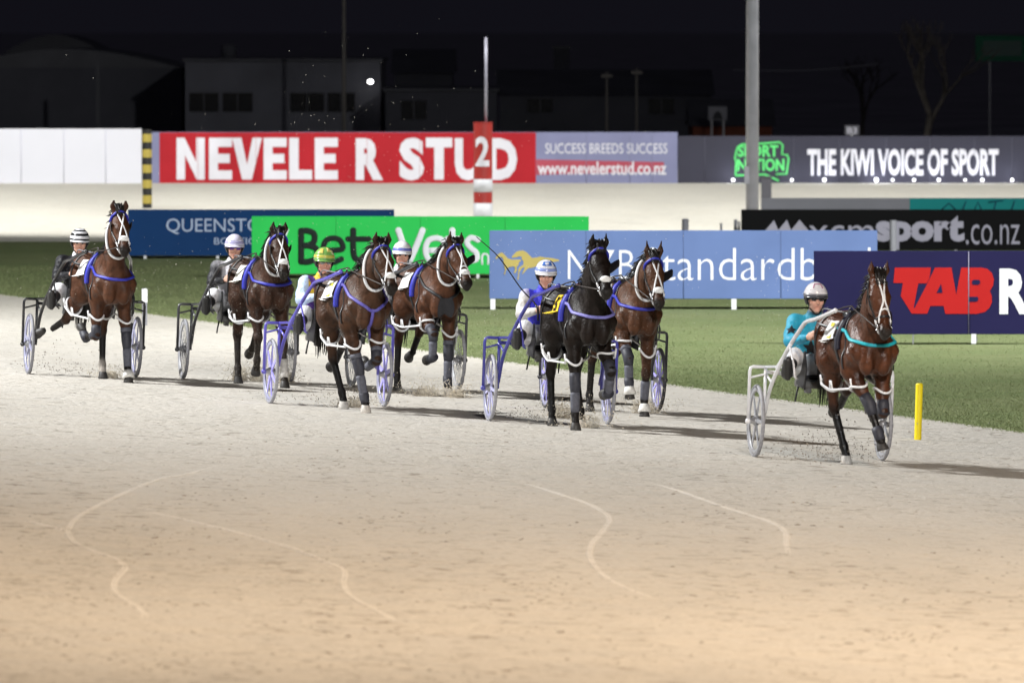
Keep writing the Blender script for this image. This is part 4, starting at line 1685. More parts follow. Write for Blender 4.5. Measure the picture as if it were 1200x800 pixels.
class Board:
    """an upright advertising board facing the track; px rectangle on the photograph gives its real size at its real distance"""
    def __init__(s, name, label, cat, x0, x1, y0, y1, gy=None, d=None, m=None, thick=.05, group=None, legs=(), leg_m=None, panel_name='panel', leg_w=.05):
        if d is None:
            d = ground_at((x0 + x1) / 2, gy).y
        s.d = d
        a, b = at_depth(x0, y1, d), at_depth(x1, y0, d)
        zb = ground_z((a.x + b.x) / 2, d)
        s.org = Vector(((a.x + b.x) / 2, d, zb))
        s.root = empty(name, s.org)
        tag(s.root, label, cat, group)
        s.thick = thick
        s.x0, s.x1, s.z0, s.z1 = a.x - s.org.x, b.x - s.org.x, a.z - zb, b.z - zb
        if m is not None:
            MB().box(((s.x0 + s.x1) / 2, 0, (s.z0 + s.z1) / 2), (s.x1 - s.x0, thick, s.z1 - s.z0), bev=.006).build(panel_name, m, s.root)
        for lx in legs:
            px = at_depth(lx, y1, d).x - s.org.x
            MB().box((px, .0, s.z0 / 2 - .01), (leg_w, .04, s.z0 - .002 + .02), bev=.004).build('leg', leg_m or mat('post_white', (.62, .62, .64), rough=.5), s.root)

    def loc(s, px, py, off=0.0):
        q = at_depth(px, py, s.d)
        return Vector((q.x - s.org.x, -s.thick / 2 - off, q.z - s.org.z))

    def text(s, string, x0, x1, y0, y1, m, bold=0.0, shear=0.0, lay=1, spacing=1.0, res=3):
        vs, fs = text_shape(string, bold, res, shear, spacing)
        v = np.array(vs)
        a, b = s.loc(x0, y1, .004 * lay), s.loc(x1, y0, .004 * lay)
        mn, mx = v.min(0), v.max(0)
        X = a.x + (v[:, 0] - mn[0]) / (mx[0] - mn[0]) * (b.x - a.x)
        Z = a.z + (v[:, 1] - mn[1]) / (mx[1] - mn[1]) * (b.z - a.z)
        o = mesh_obj('lettering', np.stack([X, np.full(len(X), a.y), Z], 1), fs, m, s.root)
        return o

    def poly(s, name, pts, m, lay=1, thick=.003):
        q = [s.loc(px, py) for px, py in pts]
        mb = MB().prism([(v.x, v.z) for v in q], -s.thick / 2 - .004 * lay, -s.thick / 2 - .004 * lay + thick)
        o = mb.build(name, m, s.root)
        bm = bmesh.new()
        bm.from_mesh(o.data)
        bmesh.ops.triangulate(bm, faces=bm.faces)
        bm.to_mesh(o.data)
        bm.free()
        return o

    def line(s, name, pts, rad, m, lay=1):
        mb = MB()
        mb.tube([s.loc(px, py, .004 * lay) for px, py in pts], rad, 8)
        return mb.build(name, m, s.root, True)


WHITEP = paint('white', (.62, .62, .67))
BLACKP = paint('black', (.012, .012, .014))

# navy board
b = Board('advertising_board', 'long navy blue board lettered QUEENSTOWN, standing farthest left on the infield', 'board', 150, 462, 245.5, 299.5, gy=303, m=paint('navy', (.006, .034, .115)), legs=(170, 255, 350, 445), group='boards on the infield')
pale = paint('pale_navy', (.36, .42, .55))
b.text('QUEENSTOWN', 195, 345, 256, 274.5, pale, .0)
b.text('BOUTIQUE', 251, 318, 278.5, 288, pale, .0)

# green board
b = Board('advertising_board', 'bright green board with black and white rounded lettering', 'board', 295, 690, 253.5, 321, gy=326, m=paint('green', (.026, .44, .08)), legs=(320, 440, 560, 670), group='boards on the infield')
dkl = paint('charcoal', (.014, .020, .018))
# rounded letters as strokes
rad = .0175 / 70 * 70


def stroke(bd, pts, r, m, n=24):
    P = spline([tuple(bd.loc(px, py)) for px, py in pts], n)
    mb = MB()
    mb.tube([(p[0], -bd.thick / 2 - .004, p[2]) for p in P], r, 10, flat=((0, 1, 0), .12))
    for e in (P[0], P[-1]):
        mb.ball((e[0], -bd.thick / 2 - .004, e[2]), (r, r * .12, r), 12, 8)
    bd.k = getattr(bd, 'k', 0) + 1
    return mb.build('lettering', m, bd.root, True)


rs = .054
stroke(b, [(353, 272), (353, 290), (353, 306)], rs, dkl)
stroke(b, [(353, 270.5), (361, 270.5), (368, 274), (368, 283), (361, 287.5), (354, 287.5)], rs, dkl)
stroke(b, [(354, 287.5), (363, 288), (371, 292), (371, 302), (362, 306.5), (353, 306.5)], rs, dkl)
stroke(b, [(383, 293.5), (394, 293), (402, 291), (399, 282), (391, 279), (382, 282), (378.5, 293), (382, 303.5), (391, 307), (400, 303.5)], rs * .92, dkl, 40)
stroke(b, [(414, 270), (414, 290), (416, 302), (424, 306)], rs, dkl)
stroke(b, [(408, 280), (418, 280), (432, 280)], rs * .9, dkl)
stroke(b, [(467, 270), (473, 288), (480, 306)], rs, WHITEP)
stroke(b, [(495, 270), (488, 288), (480, 306)], rs, WHITEP)
stroke(b, [(503, 293.5), (514, 293), (522, 291), (519, 282), (511, 279), (502, 282), (498.5, 293), (502, 303.5), (511, 307), (520, 303.5)], rs * .92, WHITEP, 40)
stroke(b, [(530, 270), (530, 290), (532, 302), (539, 306)], rs, WHITEP)
stroke(b, [(524, 280), (531, 280), (540, 280)], rs * .9, WHITEP)
stroke(b, [(560, 281), (552, 278.5), (547, 284), (552, 291), (558, 296), (558, 304), (546, 306)], rs * .9, WHITEP, 30)
stroke(b, [(565, 309), (565, 300), (568, 297.5), (572, 300), (572, 309)], .017, WHITEP, 24)
b.poly('logo', [(328, 262), (333, 272), (339, 268), (334, 281), (330, 283)], WHITEP)

for x in (394, 493, 592):
    b.line('panel_seam', [(x, 254), (x, 320.5)], .004, mat('seam_green', (.016, .29, .052)))
# blue board with the gold horses
b = Board('advertising_board', 'pale blue board with gold galloping horses and white Standardbred lettering', 'board', 573.5, 1028, 270, 350, gy=362.5, m=paint('pale_blue', (.098, .145, .30)), legs=(577.5, 700, 860, 1010), leg_w=.075, group='boards on the infield')
b.text('NZB', 665.5, 744, 293, 327, WHITEP, -.012)
b.text('Standardb', 754, 958, 290, 328.5, WHITEP, -.012)
b.text('red', 961, 1020, 290, 328.5, WHITEP, -.012)
gold = paint('gold', (.33, .265, .085))
f = lambda L: [(575 + x / 12.0, 285 + y / 12.0) for x, y in L]
b.poly('logo', f([(300, 205), (300, 180), (330, 150), (360, 120), (400, 104), (450, 100), (500, 122), (540, 160), (580, 205), (640, 200), (700, 186), (760, 200), (860, 208), (960, 230), (965, 250), (880, 262), (800, 262), (745, 285), (700, 320), (640, 325), (580, 345), (530, 350), (495, 380), (460, 425), (438, 435), (470, 370), (480, 330), (440, 350), (405, 400), (400, 440), (392, 515), (370, 510), (385, 450), (388, 380), (400, 340), (460, 300), (460, 250), (430, 215), (440, 190), (410, 182), (370, 195)]), gold)
b.poly('logo', f([(65, 215), (90, 165), (130, 135), (165, 130), (200, 165), (240, 210), (290, 228), (420, 228), (430, 245), (400, 262), (390, 310), (365, 330), (370, 380), (345, 420), (325, 415), (345, 370), (335, 325), (290, 325), (240, 345), (215, 380), (200, 440), (185, 435), (205, 370), (190, 320), (178, 270), (180, 225), (150, 190), (120, 190), (85, 220)]), gold, lay=2)

for x in (687, 801, 915):
    b.line('panel_seam', [(x, 270.5), (x, 349.5)], .004, mat('seam_blue', (.07, .105, .22)))
# indigo board with red lettering
b = Board('advertising_board', 'dark indigo board with big red slanted TAB lettering, nearest the camera', 'board', 953.5, 1216, 294, 391.5, gy=403.5, m=paint('indigo', (.012, .0105, .050)), legs=(), group='boards on the infield')
for lx, w, m in ((1070, .018, mat('post_grey', (.18, .18, .19))), (960, .02, mat('post_grey', (.18, .18, .19))), (1141, .065, mat('post_white', (.62, .62, .64)))):
    px = b.loc(lx, 391).x
    h = b.z0
    MB().box((px, 0, h / 2 - .012 + (.02 if w > .05 else 0)), (w, .05, h + .02 - (.02 if w > .05 else 0)), bev=.003).build('leg', m, b.root)
    if w > .05:
        MB().box((px + .035, .03, h / 2), (.03, .05, h * .5), bev=.003).build('leg_brace', mat('post_grey', (.18, .18, .19)), b.root)
red = paint('red', (.36, .012, .012))
f = lambda L: [(1040 + x * .13746, 300 + y * .1375) for x, y in L]
b.poly('lettering', f([(62, 98), (370, 98), (356, 190), (335, 232), (262, 232), (222, 440), (232, 440), (340, 232), (404, 98), (545, 98), (585, 330), (628, 98), (800, 98), (850, 108), (890, 145), (906, 200), (900, 250), (872, 296), (888, 340), (890, 390), (870, 440), (830, 475), (760, 492), (492, 492), (478, 424), (365, 424), (338, 490), (206, 490), (112, 340), (130, 230), (50, 228)]), red)
ind = bpy.data.materials['print_indigo']
b.poly('lettering', f([(455, 238), (468, 312), (418, 312)]), ind, lay=2)
b.poly('lettering', f([(722, 208), (735, 202), (780, 202), (790, 215), (786, 236), (772, 244), (730, 244), (718, 236)]), ind, lay=2)
b.poly('lettering', f([(696, 346), (765, 346), (775, 358), (770, 380), (755, 388), (694, 388)]), ind, lay=2)
wp = paint('white', (.78, .78, .82))
b.text('R', 1171, 1207, 314.5, 368, wp, .045)
b.line('panel_seam', [(1135, 294.5), (1135, 391)], .006, mat('seam_grey', (.16, .155, .22)))

# black board
b = Board('advertising_board', 'black board with three white peaks and grey sport web address', 'board', 868.5, 1216, 245.5, 293, gy=297, m=paint('soft_black', (.003, .003, .0035)), legs=(900, 1000, 1120), group='boards on the infield')
gr = paint('grey_letter', (.34, .33, .40))
for k in range(3):
    x = 895 + k * 15
    b.poly('logo', [(x, 272), (x + 12, 257.5 + (k == 0) * .5), (x + 24 - (k < 2) * 6, 272)], gr, lay=1 + k % 2)
b.text('xcm', 948, 1024, 264, 285, gr, -.004)
b.text('sport', 1026, 1130, 252.5, 294 - 1.5, gr, .05)
b.text('.co.nz', 1132, 1195, 263, 286.5, gr, -.008)
b.text

# grey and teal board behind it
b = Board('advertising_board', 'low board, grey at one end and teal at the other, behind the black board', 'board', 892, 1216, 232, 258, d=163.5, m=paint('mid_grey', (.20, .20, .225)), legs=(930, 1060, 1180), group='boards on the infield')
b.poly('teal_panel', [(1066, 257.5), (1066, 232.3), (1215.5, 232.3), (1215.5, 257.5)], paint('teal', (.012, .20, .20)), thick=.004)
dt = paint('dark_teal', (.008, .055, .085))
for L in ([(1103, 246), (1112, 238), (1120, 246)], [(1126, 250), (1132, 236)], [(1140, 250), (1146, 236.5), (1152, 250)], [(1158, 237), (1176, 235)], [(1167, 236), (1163, 252)], [(1184, 250), (1189, 235)]):
    b.line('lettering', L, .014, dt, lay=2)

# ---- the far hoarding
D2 = 200.5
white_panel = mat('hoarding_white', (.60, .605, .66), rough=.6, noise=.03, nscale=.6)
b = Board('hoarding', 'plain white panelled hoarding at the far left of the far bend', 'hoarding', -40, 166, 151, 216, d=D2, m=white_panel, thick=.08, panel_name='panel', group='hoardings along the far bend')
for x in (25, 75, 124):
    b.line('panel_seam', [(x, 151.5), (x, 215.5)], .010, mat('seam_light', (.50, .50, .58)))
b = Board('hoarding', 'long red hoarding with white NEVELE R STUD lettering and a lavender grey end', 'hoarding', 178, 794, 155, 215.5, d=D2, m=paint('lavender_grey', (.19, .20, .32)), thick=.08, group='hoardings along the far bend')
rd = paint('hoarding_red', (.36, .018, .026))
b.poly('red_panel', [(187, 215), (187, 155.4), (628, 155.4), (628, 215)], rd, thick=.004)
for x in (232, 300, 366, 430, 492, 556):
    b.line('panel_seam', [(x, 155.6), (x, 214.8)], .006, mat('seam_red', (.33, .018, .025)), lay=1)
for x in (687, 738, 764):
    b.line('panel_seam', [(x, 155.6), (x, 214.8)], .006, mat('seam_lav', (.19, .20, .30)), lay=1)


def heavy(bd, word, x0, x1, y0, y1, m):
    """heavy condensed capitals built from blocks on a unit grid; x advance per letter"""
    G = {
        'N': (1.0, [[(0, 0), (0, 1), (.28, 1), (.70, .42), (.70, 1), (1, 1), (1, 0), (.72, 0), (.30, .58), (.30, 0)]]),
        'E': (.80, [[(0, 0), (0, 1), (.8, 1), (.8, .78), (.31, .78), (.31, .615), (.72, .615), (.72, .395), (.31, .395), (.31, .22), (.8, .22), (.8, 0)]]),
        'V': (1.06, [[(.36, 0), (0, 1), (.33, 1), (.53, .36), (.73, 1), (1.06, 1), (.70, 0)]]),
        'L': (.76, [[(0, 0), (0, 1), (.31, 1), (.31, .23), (.76, .23), (.76, 0)]]),
        'T': (.86, [[(.275, 0), (.275, .77), (0, .77), (0, 1), (.86, 1), (.86, .77), (.585, .77), (.585, 0)]]),
    }
    return G


GL = heavy(None, '', 0, 0, 0, 0, None)
HX = [('N', 207, 240), ('E', 245, 272), ('V', 272, 307), ('E', 309, 336), ('L', 339, 366), ('E', 369, 396)]
for ch, x0, x1 in HX + [('T', 499, 530)]:
    wdt, polys = GL[ch]
    for pl in polys:
        b.poly('lettering', [(x0 + (x1 - x0) * q[0] / wdt, 210.5 - 49 * q[1]) for q in pl], WHITEP, lay=2)
b.text('R', 417, 449, 162, 211, WHITEP, .055, lay=2)
b.text('S', 468, 497, 161.5, 211.5, WHITEP, .055, lay=2)
b.text('U', 533, 565, 162, 211.5, WHITEP, .055, lay=2)
b.text('D', 572, 606, 162, 211, WHITEP, .055, lay=2)
b.poly('red_band', [(628.4, 205), (628.4, 187), (778, 190), (778, 201)], paint('dull_red', (.36, .07, .10)), thick=.003)
b.text('SUCCESS BREEDS SUCCESS', 639, 782, 168, 180, WHITEP, .0, lay=2)
b.text('www.nevelerstud.co.nz', 630, 781, 189.5, 205, WHITEP, .02, lay=2)

bk = Board('hoarding', 'dark grey hoarding with a green speech bubble and lit white slogan', 'hoarding', 794.5, 1240, 159.5, 216.5, d=D2, m=mat('hoarding_dark', (.028, .028, .046), rough=.7, noise=.12, nscale=.9, bump=.15, bscale=2.0), thick=.08, group='hoardings along the far bend')
bk.text('THE KIWI VOICE OF SPORT', 946, 1170, 174.5, 206, WHITEP, .035, lay=2)
grn = mat('sign_green', (.10, .62, .16), rough=.5, emit=(.10, .85, .22), estr=.10)
F3 = lambda L: [(855 + x * .08123, 155 + y * .08125) for x, y in L]
bk.text('SPORT', 864.5, 912, 170, 184.0, grn, .03, lay=2)
bk.text('NATION', 864, 919, 186, 200.5, grn, .03, lay=2)
out = F3([(85, 620), (95, 420), (75, 380), (95, 280), (120, 210), (180, 175), (420, 168), (720, 145), (765, 185), (755, 320), (830, 330), (850, 380), (820, 600), (670, 605), (710, 700), (510, 610), (85, 625)])
bk.line('speech_bubble', out, .022, grn, lay=2)
for x in (826, 872, 930, 984, 1038, 1090, 1142, 1186):
    bk.line('panel_seam', [(x, 160), (x, 216)], .008, mat('seam_dark', (.07, .07, .10)), lay=1)

# small floodlamps along the foot of the dark hoarding
for k, (x, pw) in enumerate([(859, 1.0), (928, .7), (966, 1.2), (1027, 1.8), (1046, .5), (1071, .7), (1100, .9), (1131, .4), (1151, 1.0), (1186, .9)]):
    q = at_depth(x, 216, D2 - .55)
    zb = ground_z(q.x, D2 - .55)
    lr = empty('hoarding_lamp', (q.x, D2 - .55, zb))
    near = ['left end of the slogan board', 'under the speech bubble', 'before the word THE', 'under the word VOICE', 'beside the brightest lamp', 'right of the brightest lamp', 'under the word OF', 'small dim one under SPORT', 'under the letters RT', 'past the end of the slogan'][k]
    tag(lr, 'small floodlamp at the foot of the dark hoarding, ' + near, 'lamp', 'lamps along the dark hoarding')
    mb = MB()
    mb.tube([(0, 0, -.02), (0, 0, .05)], .012, 8)
    mb.box((0, .0, .075), (.10, .08, .07), bev=.01)
    mb.build('lamp_housing', mat('lamp_grey', (.30, .30, .32), rough=.4), lr)
    MB().ball((0, -.03, .085), .018 + .016 * pw, 12, 8).build('lens', mat('lamp_lens', (.9, .9, .95), emit=(.92, .93, 1.0), estr=5.0), lr, True)
    pl = bpy.data.lights.new('hoarding_light', 'POINT')
    pl.energy = 6.0 * pw
    pl.color = (.85, .88, 1.0)
    pl.shadow_soft_size = .05
    po = bpy.data.objects.new('hoarding_light', pl)
    COL.objects.link(po)
    po.location = (q.x, D2 - .42, zb + .16)


# ------------------------------------------------------------------ posts and poles
def post(name, label, cat, px, y_top, gy=None, w_px=8, d=None, m=None, group=None):
    g = ground_at(px, gy) if d is None else Vector((at_depth(px, 300, d).x, d, ground_z(at_depth(px, 300, d).x, d)))
    s_ = F_PX / g.y
    h = at_depth(px, y_top, g.y).z - g.z
    return g, h, w_px / s_ / 2


g, h, r = post('', '', '', 172.5, 152, 244, 11)
root = empty('marker_post', g)
tag(root, 'yellow and black striped post in front of the white hoarding', 'post')
MB().lathe([(0, 0), (r, 0), (r, h), (0, h)], 20).build('post', mat('stripe_black', (.012, .012, .012), rough=.5), root)
for k in range(5):
    z0 = h * (.06 + .195 * k)
    MB().lathe([(r, z0), (r + .003, z0), (r + .003, z0 + h * .105), (r, z0 + h * .105)], 20, closed=True).build('stripe', mat('stripe_yellow', (.34, .27, .05), rough=.5), root)

g, h, r = post('', '', '', 566, 144, 262, 22)
root = empty('distance_post', g)
tag(root, 'red and white banded distance post with a white number 2 and thin mast', 'post')
MB().lathe([(0, 0), (r, 0), (r, h), (0, h)], 28).build('post', mat('post_red', (.30, .022, .018), rough=.5), root, False)
for (ya, yb) in ((225, 210), (262, 238)):
    za, zb = at_depth(566, ya, g.y).z - g.z, at_depth(566, yb, g.y).z - g.z
    o = MB().lathe([(r - .001, max(0.0, za)), (r + .004, max(0.0, za)), (r + .004, zb), (r - .001, zb)], 28, closed=True).build('white_band', mat('band_white', (.50, .51, .54), rough=.5), root, True)
vs, fs = text_shape('2', .03)
v = np.array(vs)
z1, z0 = at_depth(566, 160, g.y).z - g.z, at_depth(566, 195, g.y).z - g.z
x0, x1 = -9.0 / F_PX * g.y, 7.5 / F_PX * g.y
mn, mx = v.min(0), v.max(0)
X = x0 + (v[:, 0] - mn[0]) / (mx[0] - mn[0]) * (x1 - x0)
Z = z0 + (v[:, 1] - mn[1]) / (mx[1] - mn[1]) * (z1 - z0)
bmt = bmesh.new()
bv = [bmt.verts.new((float(x), 0, float(z))) for x, z in zip(X, Z)]
for q in fs:
    try:
        bmt.faces.new([bv[i] for i in q])
    except ValueError:
        pass
for xq in np.linspace(x0, x1, 12)[1:-1]:
    bmesh.ops.bisect_plane(bmt, geom=bmt.verts[:] + bmt.edges[:] + bmt.faces[:], plane_co=(float(xq), 0, 0), plane_no=(1, 0, 0))
bmt.verts.index_update()
vv = [(q.co.x, -math.sqrt(max((r + .007) ** 2 - q.co.x ** 2, 0)), q.co.z) for q in bmt.verts]
ff = [[q.index for q in f_.verts] for f_ in bmt.faces]
bmt.free()
mesh_obj('lettering', vv, ff, WHITEP, root)
zt = at_depth(569, 44, g.y).z - g.z
xm = 3.5 / F_PX * g.y
MB().tube([(xm, 0, h - .02), (xm, 0, zt)], .030, 10).build('mast', mat('mast_grey', (.30, .30, .36), rough=.4, metal=.3), root, True)
MB().lathe([(0, h - .004), (r + .006, h - .004), (r + .006, h + .012), (0, h + .012)], 28).build('cap', mat('post_red', (.30, .022, .018)), root)

g, h, r = post('', '', '', 881.5, 0, 276, 14.5)
root = empty('light_pole', g)
tag(root, 'tall grey steel light pole rising out of the top of the picture', 'pole')
MB().tube([(0, 0, 0), (0, 0, 6), (0, 0, 14), (0, 0, 22)], [r * 1.06, r * .97, r * .8, r * .6], 20).build('shaft', mat('galvanised', (.40, .40, .44), rough=.5, metal=.2, noise=.12, nscale=3), root, True)
MB().lathe([(0, 0), (.30, 0), (.30, .03), (.18, .035), (r * 1.06, .12), (0, .12)], 20).build('base_plate', mat('galvanised', (.40, .40, .44)), root)
MB().box((-r * .9, -r * .7, 1.2), (.10, .06, .35), bev=.01).build('access_door', mat('galvanised', (.40, .40, .44)), root)
g, h, r = post('', '', '', 898, 208, 250, 12)
root = empty('utility_box', g)
tag(root, 'short dark grey box post right behind the tall light pole', 'box')
MB().box((0, 0, h / 2), (r * 2, r * 1.6, h), bev=.02).build('housing', mat('box_grey', (.07, .07, .085), rough=.6), root)
MB().box((0, 0, h + .012), (r * 2.2, r * 1.8, .03), bev=.008).build('lid', mat('box_grey', (.07, .07, .085)), root)

for k, (px, yt, gy, w, top, lowc, lab, nm) in enumerate([
    (1075.5, 449, 515, 8.5, (.78, .62, .01), (.78, .62, .01), 'bright yellow plastic marker post on the sand beside the grass', 'bright_yellow'),
    (169.5, 338, 381, 6, (.72, .72, .74), (.20, .20, .23), 'white topped grey marker post beside the leftmost horse', 'grey'),
    (1046.5, 258, 300, 8, (.36, .36, .40), (.36, .36, .40), 'pale grey post standing in front of the black sport board', 'pale'),
]):
    g, h, r = post('', '', '', px, yt, gy, w)
    root = empty('marker_post', g)
    tag(root, lab, 'post', 'short marker posts by the track')
    if k == 0:
        root.rotation_euler = (0, R(1.6), 0)
    MB().lathe([(0, -.02), (r, -.02), (r, h - .012), (r * .8, h), (0, h)], 18).build('post', mat('marker_' + nm, lowc, rough=.5, noise=.06), root, False)
    if k == 1:
        MB().lathe([(r, h * .62), (r + .004, h * .62), (r + .004, h - .008), (0, h + .003)], 18).build('reflector_sleeve', mat('sleeve_white', top, rough=.5), root)
for k, (px, yt, w) in enumerate([(803, 258, 8), (845, 262, 2.6), (862, 258, 4), (866, 260, 3)]):
    g, h, r = post('', '', '', px, yt, 285, w)
    root = empty('fence_post', g)
    tag(root, ['thick grey fence post behind the pale blue board', 'thin dark fence post behind the pale blue board', 'grey post left of the black board', 'slim post touching the black board edge'][k], 'post', 'low posts of the infield fence')
    MB().lathe([(0, -.02), (r, -.02), (r, h), (0, h)], 14).build('post', mat('fence_grey', (.22, .22, .25), rough=.6), root)
    MB().ball((0, 0, h), (r * 1.1, r * 1.1, r * .5), 12, 8).build('cap', mat('fence_grey', (.22, .22, .25)), root, True)

# ------------------------------------------------------------------ the dark town beyond the hoarding
wall_a = mat('wall_render', (.17, .17, .20), rough=.85, noise=.2, nscale=.6)
wall_b = mat('wall_shed', (.09, .09, .11), rough=.8, noise=.2, nscale=.5)
roof_m = mat('roof_iron', (.10, .10, .115), rough=.6, noise=.2, nscale=.8)
win_m = mat('window_dark', (.008, .008, .010), rough=.2)
GZ = .48


def block(name, label, cat, x0, x1, ytop, d, depth, m, wins=(), roof=None, extras=(), group='buildings behind the hoarding'):
    a, b_ = at_depth(x0, ytop, d), at_depth(x1, ytop, d)
    w, h = b_.x - a.x, a.z - GZ
    root = empty(name, ((a.x + b_.x) / 2, d, GZ))
    tag(root, label, cat, group)
    MB().box((0, depth / 2, h / 2), (w, depth, h)).build('wall', m, root)
    if roof == 'flat':
        MB().box((0, depth / 2, h + .03), (w + .16, depth + .16, .09), bev=.02).build('roof', roof_m, root)
    elif roof == 'gable':
        MB().add([(-w / 2 - .1, -.1, h), (w / 2 + .1, -.1, h), (w / 2 + .1, depth + .1, h), (-w / 2 - .1, depth + .1, h), (-w / 2 - .1, depth / 2, h + .7), (w / 2 + .1, depth / 2, h + .7)], [(0, 1, 5, 4), (2, 3, 4, 5), (0, 4, 3), (1, 2, 5), (0, 3, 2, 1)]).build('roof', roof_m, root)
    elif roof == 'arch':
        n = 16
        pr = [(-w / 2 + w * i / n, h - .004 + .55 * math.sin(math.pi * i / n)) for i in range(n + 1)]
        MB().prism(pr, 0, depth).build('roof', roof_m, root)
    for (wx0, wx1, wy0, wy1) in wins:
        p, q = at_depth(wx0, wy1, d), at_depth(wx1, wy0, d)
        cx, cz = (p.x + q.x) / 2 - root.location.x, (p.z + q.z) / 2 - GZ
        wn = MB().box((cx, -.012, cz), (q.x - p.x, .03, q.z - p.z)).build('window', win_m, root)
        fr = MB()
        hw, hh = (q.x - p.x) / 2, (q.z - p.z) / 2
        fr.box((cx, -.03, cz), (.03, .02, hh * 2 - .01))
        fr.build('frame', roof_m, wn)
    return root, h


block('shed', 'long low dark shed at the far left behind the white hoarding', 'shed', -60, 213, 80, 246, 12, wall_b, roof='arch')
block('shed', 'rounded roof shed rising behind the long low shed', 'shed', 5, 122, 62, 262, 8, wall_b, roof='arch')
r_, h_ = block('building', 'pale flat roofed building with dark windows behind the red hoarding', 'building', 217, 446, 72, 240, 10, wall_a, wins=((222, 256, 109, 131), (261, 296, 109, 131), (340, 380, 109, 131), (384, 416, 109, 131)), roof='flat')
MB().box((-5.2 + .0, -.04, h_ / 2), (.10, .08, h_)).build('downpipe', roof_m, r_)
q = at_depth(268, 70, 244)
t = empty('water_tank', (q.x, 244, 0))
tag(t, 'small round water tank on the pale building roof', 'tank')
MB().lathe([(0, h_ + GZ), (.22, h_ + GZ), (.22, h_ + GZ + .42), (.0, h_ + GZ + .50)], 20).build('tank', wall_b, t, True)
MB().box((0, 0, h_ + GZ + .05), (.55, .5, .06)).build('stand', roof_m, t)
block('building', 'low dark block with a stepped roof in the middle distance', 'building', 452, 582, 107, 236, 8, wall_b, wins=((470, 500, 118, 140),), roof='flat')
block('building', 'dark gabled house behind the stepped block', 'building', 462, 530, 86, 252, 6, wall_b, roof='gable')
block('building', 'wide low building behind the lavender end of the red hoarding', 'building', 586, 834, 112, 240, 9, wall_b, wins=((618, 648, 116, 132), (760, 790, 116, 134)), roof='gable')
q = at_depth(658, 56, 250)
t = empty('chimney', (q.x, 250, GZ))
tag(t, 'broad square chimney tower standing behind the wide low building', 'chimney')
MB().box((0, 0, (q.z - GZ) / 2), (.46, .46, q.z - GZ)).build('stack', wall_b, t)
MB().box((0, 0, q.z - GZ), (.54, .54, .10)).build('cap', roof_m, t)
block('house', 'small house with a brick red gable behind the dark hoarding', 'house', 812, 905, 148, 232, 6, mat('brick_red', (.20, .06, .035), rough=.9, noise=.2, nscale=3), roof='gable')
for k, (px, yt, wpx, lab) in enumerate([(403, -10, 5, 'tall utility pole in front of the pale building'), (711, 84, 3.2, 'thin pole over the wide low building'), (746, 80, 3.2, 'second thin pole right of the first one over the wide roof')]):
    d = 233 - k
    top = at_depth(px, yt, d)
    t = empty('utility_pole', (top.x, d, GZ))
    tag(t, lab, 'pole', 'utility poles in the town')
    r = wpx / F_PX * d / 2
    MB().tube([(0, 0, 0), (0, 0, top.z - GZ)], [r, r * .8], 12).build('shaft', mat('pole_wood', (.24, .22, .20), rough=.8), t, True)
    MB().box((0, -.08, top.z - GZ - .12), (.9 if k == 0 else .3, .06, .08)).build('crossarm', mat('pole_wood', (.24, .22, .20)), t)
mb = MB()
a, b_ = at_depth(860, 82, 236), at_depth(1030, 75, 236)
mb.tube([a + (b_ - a) * t_ + Vector((0, 0, -.10 * math.sin(math.pi * t_))) for t_ in np.linspace(0, 1, 12)], .012, 6)
o = mb.build('overhead_wire', mat('wire_grey', (.35, .35, .40), rough=.5), None, True)
tag(o, 'faint overhead wire crossing the night sky behind the light pole', 'wire')
# wall lamp that is lit
q = at_depth(434, 96, 239.4)
t = empty('wall_lamp', (q.x, 239.6, q.z))
tag(t, 'bright white wall lamp on the pale building', 'lamp')
MB().box((0, .12, .02), (.10, .22, .06)).build('bracket', roof_m, t)
MB().ball((0, -.05, 0), (.070, .04, .055), 16, 10).build('lens', mat('lamp_lens_bright', (.95, .95, .95), emit=(1, 1, .98), estr=12.0), t, True)
wl = bpy.data.lights.new('wall_lamp_light', 'POINT')
wl.energy = .2
wl.shadow_soft_size = .1
wo = bpy.data.objects.new('wall_lamp_light', wl)
COL.objects.link(wo)
wo.location = (q.x, 239.2, q.z - .05)

# small dim signs
b = Board('sign', 'small pale sign with a dark badge near the light pole', 'sign', 830, 852, 125, 141, d=231, m=mat('sign_pale', (.34, .34, .38), rough=.7), thick=.04, group='small signs beyond the hoarding', legs=(834, 848))
b.poly('logo', [(835, 140), (837, 133), (841, 130), (845, 133), (847, 140)], mat('sign_ink', (.04, .04, .05)))
b = Board('sign', 'tiny number sign just above the dark hoarding', 'sign', 990, 1007, 147, 158.5, d=206, m=mat('sign_dull', (.05, .05, .06), rough=.7), thick=.03, group='small signs beyond the hoarding', legs=(998,))
b.text('B3', 992.5, 1004.5, 149, 157, mat('sign_pale', (.34, .34, .38)), .03)
b = Board('sign', 'dim green shop sign high at the right edge', 'sign', 1143, 1232, 42, 72, d=236, m=mat('sign_dull_green', (.04, .24, .13), rough=.7), thick=.12, group='small signs beyond the hoarding', legs=(1160, 1215))
b.poly('pale_panel', [(1152, 66), (1152, 48), (1197, 48), (1197, 66)], mat('sign_dull_pale', (.16, .26, .22)))


